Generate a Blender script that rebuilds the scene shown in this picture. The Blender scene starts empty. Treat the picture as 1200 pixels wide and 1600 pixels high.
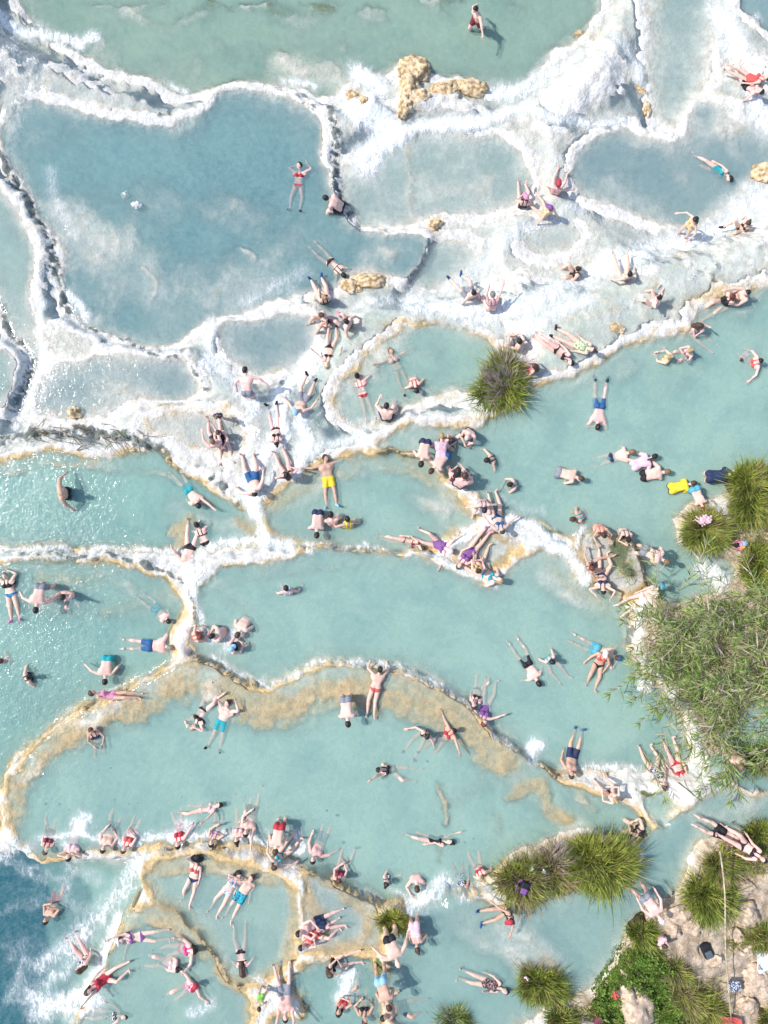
import bpy, math, random
import numpy as np
from mathutils import Vector, Matrix, Quaternion
random.seed(7)
scene = bpy.context.scene
col = scene.collection

# ------------------------------------------------------------------ camera, sky, sun, exposure
H = 24.0                                   # drone height above the middle pools, 50 px per metre there
cam = bpy.data.objects.new('camera', bpy.data.cameras.new('camera'))
col.objects.link(cam)
cam.location = (0, 0, H)
cam.rotation_euler = (0, 0, 0)
cam.data.sensor_fit = 'VERTICAL'
cam.data.sensor_height = 24
cam.data.lens = 24 / 2 / (16.0 / H)
cam.data.clip_end = 3000
scene.camera = cam

SUN_EL = math.radians(50)
SUN_AZ = math.radians(168)                 # direction towards the sun, ccw from +x
sun_dir = Vector((math.cos(SUN_EL) * math.cos(SUN_AZ), math.cos(SUN_EL) * math.sin(SUN_AZ), math.sin(SUN_EL)))
world = bpy.data.worlds.new('World'); scene.world = world; world.use_nodes = True
wn = world.node_tree.nodes; wl = world.node_tree.links
sky = wn.new('ShaderNodeTexSky'); sky.sky_type = 'NISHITA'; sky.sun_disc = False
sky.sun_elevation = SUN_EL; sky.sun_rotation = math.atan2(sun_dir.x, sun_dir.y)
wn['Background'].inputs['Strength'].default_value = 0.15
wl.new(sky.outputs['Color'], wn['Background'].inputs['Color'])
sl = bpy.data.lights.new('sun', 'SUN'); sl.energy = 2.8; sl.angle = math.radians(0.55); sl.color = (1.0, 0.955, 0.89)
so = bpy.data.objects.new('sun', sl); col.objects.link(so)
so.location = (-20, 4, 30); so.rotation_euler = sun_dir.to_track_quat('Z', 'Y').to_euler()
scene.view_settings.view_transform = 'Standard'; scene.view_settings.look = 'None'
scene.view_settings.exposure = 0.64; scene.view_settings.gamma = 1.0
scene.view_settings.use_curve_mapping = False
try:
    scene.cycles.use_denoising = True
    scene.cycles.max_bounces = 8; scene.cycles.transparent_max_bounces = 16
except Exception: pass

# ------------------------------------------------------------------ helpers
def tag(o, label=None, cat=None, group=None, kind=None):
    if label: o['label'] = label
    if cat: o['category'] = cat
    if group: o['group'] = group
    if kind: o['kind'] = kind
    return o
def mesh_np(name, V, F, mats, parent=None, smooth=True, midx=None):
    me = bpy.data.meshes.new(name)
    fill_mesh(me, V, F, smooth, midx)
    for m in mats: me.materials.append(m)
    o = bpy.data.objects.new(name, me); col.objects.link(o)
    if parent is not None: o.parent = parent
    return o
def fill_mesh(me, V, F, smooth=True, midx=None):
    V = np.asarray(V, dtype=np.float32)
    if isinstance(F, list):
        sizes = np.array([len(f) for f in F], dtype=np.int32)
        flat = np.array([i for f in F for i in f], dtype=np.int32)
    else:
        F = np.asarray(F, dtype=np.int32)
        sizes = np.full(len(F), F.shape[1], dtype=np.int32); flat = F.ravel()
    me.vertices.add(len(V)); me.vertices.foreach_set('co', V.ravel())
    me.loops.add(len(flat)); me.loops.foreach_set('vertex_index', flat)
    me.polygons.add(len(sizes))
    st = np.concatenate([[0], np.cumsum(sizes)[:-1]]).astype(np.int32)
    me.polygons.foreach_set('loop_start', st)
    me.polygons.foreach_set('loop_total', sizes)
    me.polygons.foreach_set('use_smooth', np.full(len(sizes), smooth))
    if midx is not None: me.polygons.foreach_set('material_index', np.asarray(midx, dtype=np.int32))
    me.update(calc_edges=True); me.validate()
def empty(name, loc, rz=0):
    o = bpy.data.objects.new(name, None); col.objects.link(o)
    o.location = loc; o.rotation_euler = (0, 0, rz); o.empty_display_size = 0.1
    return o
_rng = np.random.default_rng(3)
_perm = _rng.random((16, 256, 256)).astype(np.float32)
def vnoise(x, y, seed=0):
    L = _perm[seed % 16]
    xi = np.floor(x).astype(np.int64); yi = np.floor(y).astype(np.int64)
    fx = x - xi; fy = y - yi
    fx = fx * fx * fx * (fx * (fx * 6 - 15) + 10); fy = fy * fy * fy * (fy * (fy * 6 - 15) + 10)
    a = L[xi & 255, yi & 255]; b = L[(xi + 1) & 255, yi & 255]; c = L[xi & 255, (yi + 1) & 255]; d = L[(xi + 1) & 255, (yi + 1) & 255]
    return (a * (1 - fx) + b * fx) * (1 - fy) + (c * (1 - fx) + d * fx) * fy
def fbm(x, y, scale, octv=4, seed=0, gain=0.5):
    """about -1..1; SCALE in map pixels"""
    s = 0; a = 1; n = 0; f = 1 / scale
    for k in range(octv):
        ca, sa = math.cos(k * 1.1 + 0.4), math.sin(k * 1.1 + 0.4)
        s = s + a * (vnoise((x * ca - y * sa) * f + 37.7 * k, (x * sa + y * ca) * f + 11.3 * k, seed + k) * 2 - 1)
        n += a; a *= gain; f *= 2.03
    return s / n * 1.4
def sstep(a, b, x):
    t = np.clip((x - a) / (b - a), 0, 1); return t * t * (3 - 2 * t)

# materials
def new_mat(name):
    m = bpy.data.materials.new(name); m.use_nodes = True
    nt = m.node_tree; nt.nodes.clear()
    out = nt.nodes.new('ShaderNodeOutputMaterial')
    return m, nt, out
class NB:
    def __init__(s, nt): s.nt = nt
    def n(s, t, **kw):
        nd = s.nt.nodes.new(t)
        for k, v in kw.items(): setattr(nd, k, v)
        return nd
    def l(s, a, b): s.nt.links.new(a, b)
    def noise(s, vec, scale, detail=4, rough=0.55, dist=0.0):
        nd = s.n('ShaderNodeTexNoise'); nd.inputs['Scale'].default_value = scale; nd.inputs['Detail'].default_value = detail
        nd.inputs['Roughness'].default_value = rough; nd.inputs['Distortion'].default_value = dist
        if vec is not None: s.l(vec, nd.inputs['Vector'])
        return nd.outputs['Fac']
    def math(s, op, a, b=None, clamp=False):
        nd = s.n('ShaderNodeMath', operation=op); nd.use_clamp = clamp
        for i, v in enumerate((a, b)):
            if v is None: continue
            if hasattr(v, 'is_output'): s.l(v, nd.inputs[i])
            else: nd.inputs[i].default_value = v
        return nd.outputs[0]
    def ramp(s, v, a, b, lo=0.0, hi=1.0):
        nd = s.n('ShaderNodeMapRange'); nd.interpolation_type = 'SMOOTHSTEP'
        s.l(v, nd.inputs['Value'])
        for k, x in zip(('From Min', 'From Max', 'To Min', 'To Max'), (a, b, lo, hi)): nd.inputs[k].default_value = x
        return nd.outputs['Result']
    def mix(s, fac, a, b, blend='MIX'):
        nd = s.n('ShaderNodeMix', data_type='RGBA', blend_type=blend)
        for i, v in zip((0, 6, 7), (fac, a, b)):
            if hasattr(v, 'is_output'): s.l(v, nd.inputs[i])
            elif i == 0: nd.inputs[0].default_value = v
            else: nd.inputs[i].default_value = (*v, 1) if len(v) == 3 else v
        return nd.outputs[2]
    def attr(s, name):
        return s.n('ShaderNodeAttribute', attribute_name=name)
    def pos(s): return s.n('ShaderNodeNewGeometry').outputs['Position']
def basic(name, color, rough=0.6, var=0.12, scale=30.0, spec=0.4, bump=0.0, second=None, cut=(0.45, 0.6), trans=0.0, sss=0.0, obj=False):
    m, nt, out = new_mat(name); b = NB(nt)
    vec = b.n('ShaderNodeTexCoord').outputs['Object']
    p = b.n('ShaderNodeBsdfPrincipled'); p.inputs['Roughness'].default_value = rough; p.inputs['Specular IOR Level'].default_value = spec
    nz = b.noise(vec, scale, 5, 0.6)
    c2 = tuple(max(0, c * (1 - 2.2 * var)) for c in color); c1 = tuple(min(1, c * (1 + 1.4 * var)) for c in color)
    c = b.mix(b.ramp(nz, 0.3, 0.7), c2, c1)
    if second is not None:
        c = b.mix(b.ramp(b.noise(vec, scale, 2, 0.5, 0.6), *cut), c, second)
    b.l(c, p.inputs['Base Color'])
    if bump:
        bp = b.n('ShaderNodeBump'); bp.inputs['Distance'].default_value = bump; bp.inputs['Strength'].default_value = 1
        b.l(nz, bp.inputs['Height']); b.l(bp.outputs['Normal'], p.inputs['Normal'])
    if sss:
        p.inputs['Subsurface Weight'].default_value = sss; p.inputs['Subsurface Radius'].default_value = (0.02, 0.008, 0.004); p.inputs['Subsurface Scale'].default_value = 1
    sh = p.outputs[0]
    if trans:
        t = b.n('ShaderNodeBsdfTranslucent'); b.l(c, t.inputs['Color'])
        mx = b.n('ShaderNodeMixShader'); mx.inputs[0].default_value = trans; b.l(sh, mx.inputs[1]); b.l(t.outputs[0], mx.inputs[2]); sh = mx.outputs[0]
    b.l(sh, out.inputs['Surface'])
    return m

# ------------------------------------------------------------------ the terraces: pools traced in the photograph, each at its own level
def unproj(px, py, z):
    k = (H - z) / H
    return (px - 600) / 50 * k, (800 - py) / 50 * k
def unmap(px, py, z):                       # photograph -> map pixels (50 per metre on the ground plan)
    k = (H - z) / H
    return 600 + (px - 600) * k, 800 + (py - 800) * k
# name: level, depth, shore width px, tint, rim algae, outline
TQ = (0.305, 0.48, 0.415); TQ2 = (0.25, 0.445, 0.39); BG = (0.225, 0.355, 0.36); BL = (0.165, 0.325, 0.335); GR = (0.26, 0.40, 0.315); GY = (0.30, 0.435, 0.405); DB = (0.012, 0.13, 0.17)
POOLS = [
 ('river', -2.0, .55, 22, GR, .1, [(30,-300),(40,0),(60,42),(115,70),(165,96),(200,110),(235,118),(265,138),(280,145),(300,141),(340,130),(400,122),(440,132),(490,143),(520,142),(545,118),(580,105),(610,120),(625,95),(655,88),(668,105),(700,118),(760,128),(775,140),(800,135),(830,120),(848,100),(862,68),(885,62),(905,48),(918,35),(935,10),(940,-300)]),
 ('corner', -1.65, .5, 18, BG, 0, [(1160,-300),(1162,10),(1200,48),(1500,60),(1500,-300)]),
 ('top_right', -1.8, .28, 45, GY, .05, [(1000,-300),(1020,0),(1018,60),(1012,110),(1020,160),(1032,190),(1055,190),(1075,165),(1090,140),(1105,110),(1108,60),(1115,0),(1140,-100),(1150,-300)]),
 ('upper', -1.55, .55, 26, BL, .12, [(5,205),(28,172),(40,162),(60,160),(100,167),(130,174),(170,185),(200,189),(230,196),(270,197),(300,187),(330,172),(342,152),(365,144),(400,142),(440,155),(475,162),(490,178),(498,202),(498,230),(496,255),(510,272),(518,300),(528,330),(548,354),(575,365),(610,368),(650,366),(668,374),(664,390),(652,412),(636,435),(600,425),(575,420),(540,432),(520,445),(490,452),(450,462),(410,470),(370,480),(330,490),(308,502),(285,520),(270,530),(250,535),(225,535),(190,525),(160,510),(130,500),(112,485),(107,460),(100,430),(100,400),(90,370),(75,345),(55,310),(38,280),(22,258),(10,235)]),
 ('mid_upper', -1.75, .32, 32, GY, .12, [(530,262),(580,262),(600,238),(640,225),(680,212),(740,215),(780,220),(810,240),(825,280),(805,320),(740,332),(680,330),(640,345),(600,352),(565,348),(545,330),(535,290)]),
 ('right_upper', -1.6, .45, 36, BG, .03, [(905,235),(940,212),(975,205),(1010,215),(1050,225),(1078,215),(1082,180),(1095,160),(1130,170),(1150,195),(1180,205),(1500,230),(1500,260),(1180,265),(1160,290),(1140,310),(1110,330),(1085,345),(1040,350),(1000,335),(960,320),(915,305),(895,270)]),
 ('small_upper', -1.5, .16, 22, GY, .05, [(815,362),(850,350),(890,352),(905,368),(890,388),(850,398),(820,388)]),
 ('crack_pool', -1.75, .22, 20, GY, .05, [(672,380),(700,375),(740,385),(735,410),(705,430),(680,450),(645,458),(655,425)]),
 ('left_strip', -1.3, .4, 22, GY, .05, [(-300,270),(0,295),(25,330),(42,360),(54,400),(48,440),(45,470),(55,510),(60,560),(50,600),(35,640),(28,640),(45,600),(50,570),(38,550),(22,525),(10,480),(-10,440),(-300,420)]),
 ('far_left', -.95, .4, 16, GY, .05, [(-300,545),(0,550),(18,568),(14,605),(0,632),(-300,650)]),
 ('ripple', -1.15, .22, 18, BG, .15, [(75,578),(110,562),(140,560),(180,552),(210,556),(250,562),(285,562),(300,580),(312,608),(290,623),(250,623),(220,620),(190,630),(160,648),(130,653),(100,648),(65,640),(58,610)]),
 ('grey_patch', -1.2, .1, 16, GY, .05, [(70,525),(100,515),(140,528),(138,548),(100,552),(75,545)]),
 ('round_pool', -1.3, .3, 20, BG, .12, [(345,512),(360,502),(400,500),(440,492),(480,492),(488,510),(488,550),(472,568),(440,573),(420,583),(390,578),(370,560),(350,545)]),
 ('bay', -.9, .5, 18, TQ, .45, [(562,575),(582,555),(610,535),(640,516),(680,510),(720,512),(760,530),(785,560),(780,598),(750,608),(700,605),(670,618),(640,635),(610,652),(570,663),(545,655),(530,640),(525,620),(540,592)]),
 ('ledge_pool', -.65, .12, 18, GY, .35, [(225,660),(280,652),(320,652),(365,657),(380,672),(376,695),(350,702),(300,692),(255,678)]),
 ('right', -.3, .75, 26, TQ, .5, [(600,692),(640,674),(690,674),(740,674),(790,652),(840,607),(900,592),(940,572),(985,542),(1020,532),(1080,522),(1100,492),(1130,472),(1200,450),(1500,420),(1500,740),(1200,745),(1150,752),(1120,772),(1062,800),(1055,840),(1090,870),(1140,880),(1150,905),(1100,930),(1050,940),(1018,925),(1005,880),(985,840),(945,822),(890,835),(850,812),(800,798),(770,788),(745,760),(720,748),(690,728),(650,703)]),
 ('left', -.75, .75, 20, TQ2, .75, [(-300,726),(0,726),(40,716),(80,713),(150,719),(200,713),(240,713),(280,741),(320,761),(355,791),(380,801),(400,815),(400,838),(350,848),(300,850),(250,850),(100,846),(0,846),(-300,846)]),
 ('fan', -.6, .6, 22, TQ, .85, [(420,800),(440,775),(480,742),(520,727),(570,714),(620,714),(660,727),(690,757),(720,787),(743,815),(735,823),(700,828),(660,848),(600,857),(560,858),(520,847),(480,847),(440,830),(425,815)]),
 ('pocket', -.3, .1, 12, GY, .9, [(705,845),(730,832),(770,836),(805,850),(800,868),(760,888),(735,885),(712,865)]),
 ('centre', -.2, .8, 26, TQ, .5, [(312,935),(325,905),(345,892),(390,885),(430,880),(470,869),(520,866),(560,873),(600,876),(650,873),(690,893),(720,906),(745,921),(770,925),(795,901),(820,881),(850,869),(880,881),(900,905),(930,920),(960,935),(977,960),(976,985),(974,1010),(988,1036),(1003,1062),(1030,1085),(1052,1112),(1068,1150),(1072,1184),(1020,1198),(960,1198),(920,1193),(880,1193),(850,1188),(825,1178),(795,1148),(765,1118),(742,1093),(702,1072),(652,1047),(602,1030),(560,1026),(500,1026),(460,1043),(430,1060),(400,1060),(370,1043),(340,1028),(310,1018),(300,1000),(308,970)]),
 ('side_pool', -.15, .06, 14, (.22,.26,.20), .9, [(905,830),(940,835),(985,850),(1002,885),(1005,920),(985,935),(955,925),(930,900),(905,870)]),
 ('left_mid', -.5, .75, 26, TQ2, .7, [(-300,887),(0,892),(60,882),(110,880),(160,887),(210,892),(250,907),(268,930),(277,958),(263,985),(253,1010),(262,1028),(238,1043),(200,1062),(160,1082),(120,1097),(88,1122),(58,1147),(28,1172),(8,1197),(-3,1240),(-5,1290),(-300,1290)]),
 ('lower', .1, .8, 20, TQ, .75, [(18,1250),(22,1222),(42,1192),(82,1152),(112,1127),(160,1101),(200,1082),(250,1057),(290,1041),(320,1043),(360,1063),(400,1088),(425,1088),(470,1063),(510,1048),(560,1045),(600,1051),(650,1073),(700,1095),(730,1118),(750,1143),(790,1168),(815,1188),(840,1207),(880,1227),(920,1242),(980,1262),(1000,1285),(980,1300),(930,1305),(880,1305),(800,1335),(770,1350),(750,1372),(710,1382),(690,1398),(660,1408),(620,1410),(590,1400),(560,1383),(540,1368),(510,1355),(470,1338),(430,1325),(390,1315),(330,1310),(280,1310),(230,1315),(190,1322),(150,1322),(110,1335),(60,1335),(30,1308)]),
 ('channel', .65, .5, 22, (.265, .43, .385), .45, [(610,1500),(618,1462),(645,1432),(680,1412),(720,1402),(760,1412),(800,1442),(830,1422),(900,1400),(960,1372),(1000,1322),(1020,1302),(1050,1285),(1090,1268),(1110,1245),(1135,1232),(1160,1252),(1500,1230),(1500,1285),(1150,1292),(1100,1312),(1070,1342),(1060,1390),(1010,1410),(985,1450),(950,1490),(920,1540),(860,1562),(800,1600),(780,1900),(610,1900),(618,1600),(603,1550)]),
 ('reed_pool', .2, .4, 12, TQ, .4, [(1012,1245),(1040,1240),(1048,1255),(1030,1275),(1015,1270)]),
 ('basin', .45, .32, 16, TQ, 1, [(230,1370),(250,1352),(290,1345),(330,1348),(380,1358),(430,1373),(456,1402),(462,1440),(452,1490),(428,1510),(400,1530),(370,1535),(345,1500),(320,1460),(285,1430),(245,1405)]),
 ('gold_basin', .5, .25, 16, GY, 1, [(478,1372),(498,1367),(520,1387),(550,1402),(578,1420),(588,1450),(583,1478),(550,1483),(510,1488),(482,1478),(473,1450),(480,1410)]),
 ('tail_basin', .52, .4, 16, TQ, 1, [(192,1440),(205,1424),(240,1418),(268,1437),(298,1457),(318,1487),(333,1522),(368,1552),(388,1562),(383,1600),(370,1900),(100,1900),(116,1610),(142,1580),(140,1552),(166,1530),(166,1502),(188,1472)]),
 ('spray_basin', .5, .4, 14, TQ2, .8, [(455,1530),(480,1512),(530,1502),(575,1502),(592,1540),(588,1600),(592,1900),(420,1900),(428,1600),(470,1600),(480,1570)]),
 ('froth', -.6, .6, 26, TQ2, .1, [(70,1350),(110,1352),(150,1350),(200,1345),(222,1360),(214,1400),(186,1428),(176,1462),(152,1488),(154,1520),(126,1545),(126,1572),(104,1606),(100,1900),(60,1900),(70,1560),(90,1500),(80,1440),(95,1400)]),
 ('deep', -.6, 1.2, 22, DB, .05, [(-300,1330),(20,1335),(60,1348),(110,1356),(130,1395),(140,1440),(130,1490),(105,1540),(85,1600),(80,1900),(-300,1900)]),
]
LANDS = [
 (.85, [(1015,1412),(1062,1392),(1100,1330),(1150,1300),(1500,1290),(1500,1900),(790,1900),(870,1572),(930,1550),(962,1495)]),
 (.15, [(1000,955),(1022,935),(1060,950),(1110,940),(1160,910),(1150,880),(1130,860),(1140,770),(1200,752),(1500,750),(1500,1225),(1180,1225),(1110,1190),(1088,1120),(1050,1075),(1022,1052),(1004,1025)]),
 (.2, [(1062,810),(1080,785),(1120,780),(1130,830),(1110,865),(1070,850)]),
 (.62, [(785,1360),(810,1335),(880,1310),(940,1308),(975,1330),(975,1370),(920,1395),(850,1408),(800,1412)]),
 (.6, [(598,1425),(628,1420),(640,1440),(625,1455),(602,1455)]),
 (.72, [(812,1510),(850,1500),(885,1525),(870,1560),(820,1570)]),
 (-.35, [(752,590),(785,575),(820,585),(828,620),(800,640),(760,635)]),
]
def sdf_poly(X, Y, P):
    P = np.asarray(P, dtype=np.float64); d2 = np.full(X.shape, 1e18); ins = np.zeros(X.shape, bool)
    n = len(P)
    for i in range(n):
        ax, ay = P[i]; bx, by = P[(i + 1) % n]
        ex, ey = bx - ax, by - ay; L = ex * ex + ey * ey + 1e-9
        t = np.clip(((X - ax) * ex + (Y - ay) * ey) / L, 0, 1)
        dx = X - ax - t * ex; dy = Y - ay - t * ey
        np.minimum(d2, dx * dx + dy * dy, out=d2)
        if ay != by:
            c = ((ay > Y) != (by > Y)) & (X < (bx - ax) * (Y - ay) / (by - ay) + ax)
            ins ^= c
    d = np.sqrt(d2); return np.where(ins, -d, d)
def d_line(X, Y, P):
    d2 = np.full(X.shape, 1e18)
    if len(P) == 1: P = [P[0], (P[0][0] + .1, P[0][1])]
    for (ax, ay), (bx, by) in zip(P[:-1], P[1:]):
        ex, ey = bx - ax, by - ay; L = ex * ex + ey * ey + 1e-9
        t = np.clip(((X - ax) * ex + (Y - ay) * ey) / L, 0, 1)
        np.minimum(d2, (X - ax - t * ex) ** 2 + (Y - ay - t * ey) ** 2, out=d2)
    return np.sqrt(d2)
def level_px(px, py):                       # level of the nearest traced pool
    best = (1e9, 0)
    q = (np.array([float(px)]), np.array([float(py)]))
    for p in POOLS:
        d = sdf_poly(*q, p[6])[0]
        if d < best[0]: best = (d, p[1])
    return best[1]
G0X, G0Y, GS = -260, -260, 5
NX, NY = 345, 425
cX, cY = np.meshgrid(G0X + GS * np.arange(NX), G0Y + GS * np.arange(NY), indexing='ij')
def csamp(Fd, x, y):
    u = np.clip((x - G0X) / GS, 0, NX - 1.001); v = np.clip((y - G0Y) / GS, 0, NY - 1.001)
    i = u.astype(np.int64); j = v.astype(np.int64); fu = u - i; fv = v - j
    return (Fd[i, j] * (1 - fu) + Fd[i + 1, j] * fu) * (1 - fv) + (Fd[i, j + 1] * (1 - fu) + Fd[i + 1, j + 1] * fu) * fv
def coarse_poly(P, pad):
    P = np.asarray(P); out = np.full((NX, NY), 400.0)
    i0 = int(np.clip((P[:, 0].min() - pad - G0X) // GS, 0, NX)); i1 = int(np.clip((P[:, 0].max() + pad - G0X) // GS + 2, 0, NX))
    j0 = int(np.clip((P[:, 1].min() - pad - G0Y) // GS, 0, NY)); j1 = int(np.clip((P[:, 1].max() + pad - G0Y) // GS + 2, 0, NY))
    if i1 > i0 and j1 > j0: out[i0:i1, j0:j1] = sdf_poly(cX[i0:i1, j0:j1].astype(float), cY[i0:i1, j0:j1].astype(float), P)
    return out
pool_sdf = [coarse_poly([unmap(x, y, p[1]) for x, y in p[6]], 130) for p in POOLS]
land_sdf = [coarse_poly([unmap(x, y, z) for x, y in P], 130) for z, P in LANDS]

# strokes drawn along features of the photograph: (points, width px, strength)
FOAM = [
 ([(425,735),(400,790),(410,830)],14,.8),([(480,850),(490,862)],8,.9),([(640,862),(690,868)],7,.8),([(540,1035),(600,1032)],5,.9),([(800,840),(830,850)],10,.8),([(860,850),(900,880)],9,.8),([(30,1360),(70,1375)],9,.6),([(40,1500),(20,1560)],18,.6),([(450,1300),(500,1330)],9,.6),([(610,1395),(640,1400)],8,.7),([(560,655),(600,668),(640,650)],8,.7),([(600,640),(560,668)],9,.7),
 ([(0,20),(30,55),(60,50)],22,.9),([(60,55),(120,66),(150,55)],13,.9),([(0,70),(60,110),(20,170)],36,.55),([(265,132),(285,143)],9,.8),([(440,126),(490,135)],11,.8),
 ([(560,110),(598,140),(570,170)],22,1),([(545,175),(620,205),(570,248)],34,1),([(600,205),(680,200),(760,188),(830,170)],18,1),([(765,150),(830,140),(870,110),(900,90)],24,.85),
 ([(950,60),(990,100),(1000,150)],18,.7),([(840,185),(900,190),(970,188)],15,.8),([(850,230),(872,270)],20,.6),([(1120,20),(1150,90),(1180,170),(1200,195)],28,.9),([(1180,30)],14,.8),
 ([(900,330),(800,365),(745,420),(700,465)],30,.7),([(1190,300),(1110,370),(1000,400),(900,440),(820,480),(720,490),(640,480)],34,.85),([(1180,400),(1050,450),(950,490)],30,.5),
 ([(900,480),(840,510),(790,520)],22,.8),([(560,480),(640,470)],20,.7),([(500,540),(480,580),(440,620),(440,680),(400,720),(390,770),(400,800)],22,1),([(470,640),(480,690),(460,740)],18,1),
 ([(330,560),(370,600),(400,640)],20,.9),([(570,680),(520,692),(480,712)],15,.8),([(540,655),(580,668)],9,.7),([(330,500),(328,560)],13,.9),([(75,265),(95,330),(112,365)],14,.6),
 ([(108,460),(135,492)],12,.9),([(66,475),(66,560),(45,640),(25,662)],11,.9),([(95,560),(65,620)],10,.6),([(380,470),(430,452),(480,425)],18,.6),([(470,470),(440,440)],16,.5),
 ([(0,854),(60,858),(110,856)],7,.9),([(150,855),(230,858),(300,862),(350,852)],7,.85),([(0,868),(50,872),(120,868)],5,.8),([(300,870),(300,900),(308,960),(322,1000)],8,.85),([(330,852),(420,838),(450,850)],14,.9),
 ([(420,855),(500,853),(560,860),(640,862)],5,.85),([(568,855)],7,1),([(592,858)],7,1),([(700,848),(760,820),(800,810),(830,822),(850,842)],13,1),([(765,795),(790,832)],9,.9),
 ([(840,850),(890,870),(920,902)],13,.9),([(893,885),(900,850),(910,825)],9,.8),([(330,1024),(370,1048),(420,1072),(450,1058),(500,1034),(560,1030),(610,1038),(650,1058),(700,1078),(740,1108),(780,1148),(812,1176)],4.5,.9),
 ([(410,1062)],11,.8),([(675,1066)],8,.9),([(842,1158),(832,1182)],17,1),([(880,1192),(960,1200),(1000,1200)],9,.8),([(1105,895),(1130,912)],24,1),([(700,880),(740,900),(775,915)],10,.9),
 ([(60,1312),(130,1302),(200,1318),(260,1308),(330,1306),(400,1312),(440,1330)],9,.9),([(128,1288)],22,1),([(75,1312)],13,.9),([(107,1322)],13,.9),([(165,1308)],13,.9),([(205,1306)],14,.9),([(295,1290)],13,.9),([(345,1302)],12,.9),([(392,1312)],12,.9),([(435,1322),(475,1325)],12,.9),([(230,1310)],16,.9),([(20,1318)],16,.8),([(215,1335),(195,1380),(155,1430),(110,1480)],26,.78),([(112,1352),(150,1372)],16,.55),([(182,1436),(156,1500),(132,1558)],15,.9),([(100,1480),(62,1510)],22,.75),([(50,1560),(110,1580)],26,.8),([(40,1470),(15,1500)],16,.42),([(130,1420),(100,1400)],14,.5),([(10,1345),(60,1358),(105,1375)],7,.55),([(0,1430),(50,1420),(85,1400)],6,.45),([(130,1480),(100,1520),(70,1540)],18,.7),([(20,1392),(70,1385)],5,.4),
 ([(150,1560),(60,1590)],22,.9),([(110,1350),(100,1400)],11,.6),([(0,1335),(50,1325)],13,.8),([(475,1318),(465,1300)],9,.9),([(560,1385),(600,1410)],5,.7),([(640,1430),(680,1392),(700,1372)],16,.9),
 ([(720,1402),(760,1392),(790,1412)],10,.7),([(540,1530),(530,1562)],20,1),([(470,1375),(466,1420),(470,1460)],6,.9),([(430,1545),(400,1525)],10,.7),([(300,1590),(330,1570)],13,.7),
 ([(990,1310),(1000,1335)],9,.8),([(1030,1192),(1075,1200),(1120,1228)],14,.7),([(470,1480),(500,1470)],12,.6),([(0,1480),(60,1470)],16,.35),([(20,1420),(70,1400)],12,.4),
 ([(330,1000),(370,990),(350,1015)],14,.8),([(300,1310),(280,1290)],11,.7),([(350,1300),(440,1300)],9,.5),([(750,1100),(760,1125)],9,.7),([(850,800),(810,790),(780,770)],9,.5),
]
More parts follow.
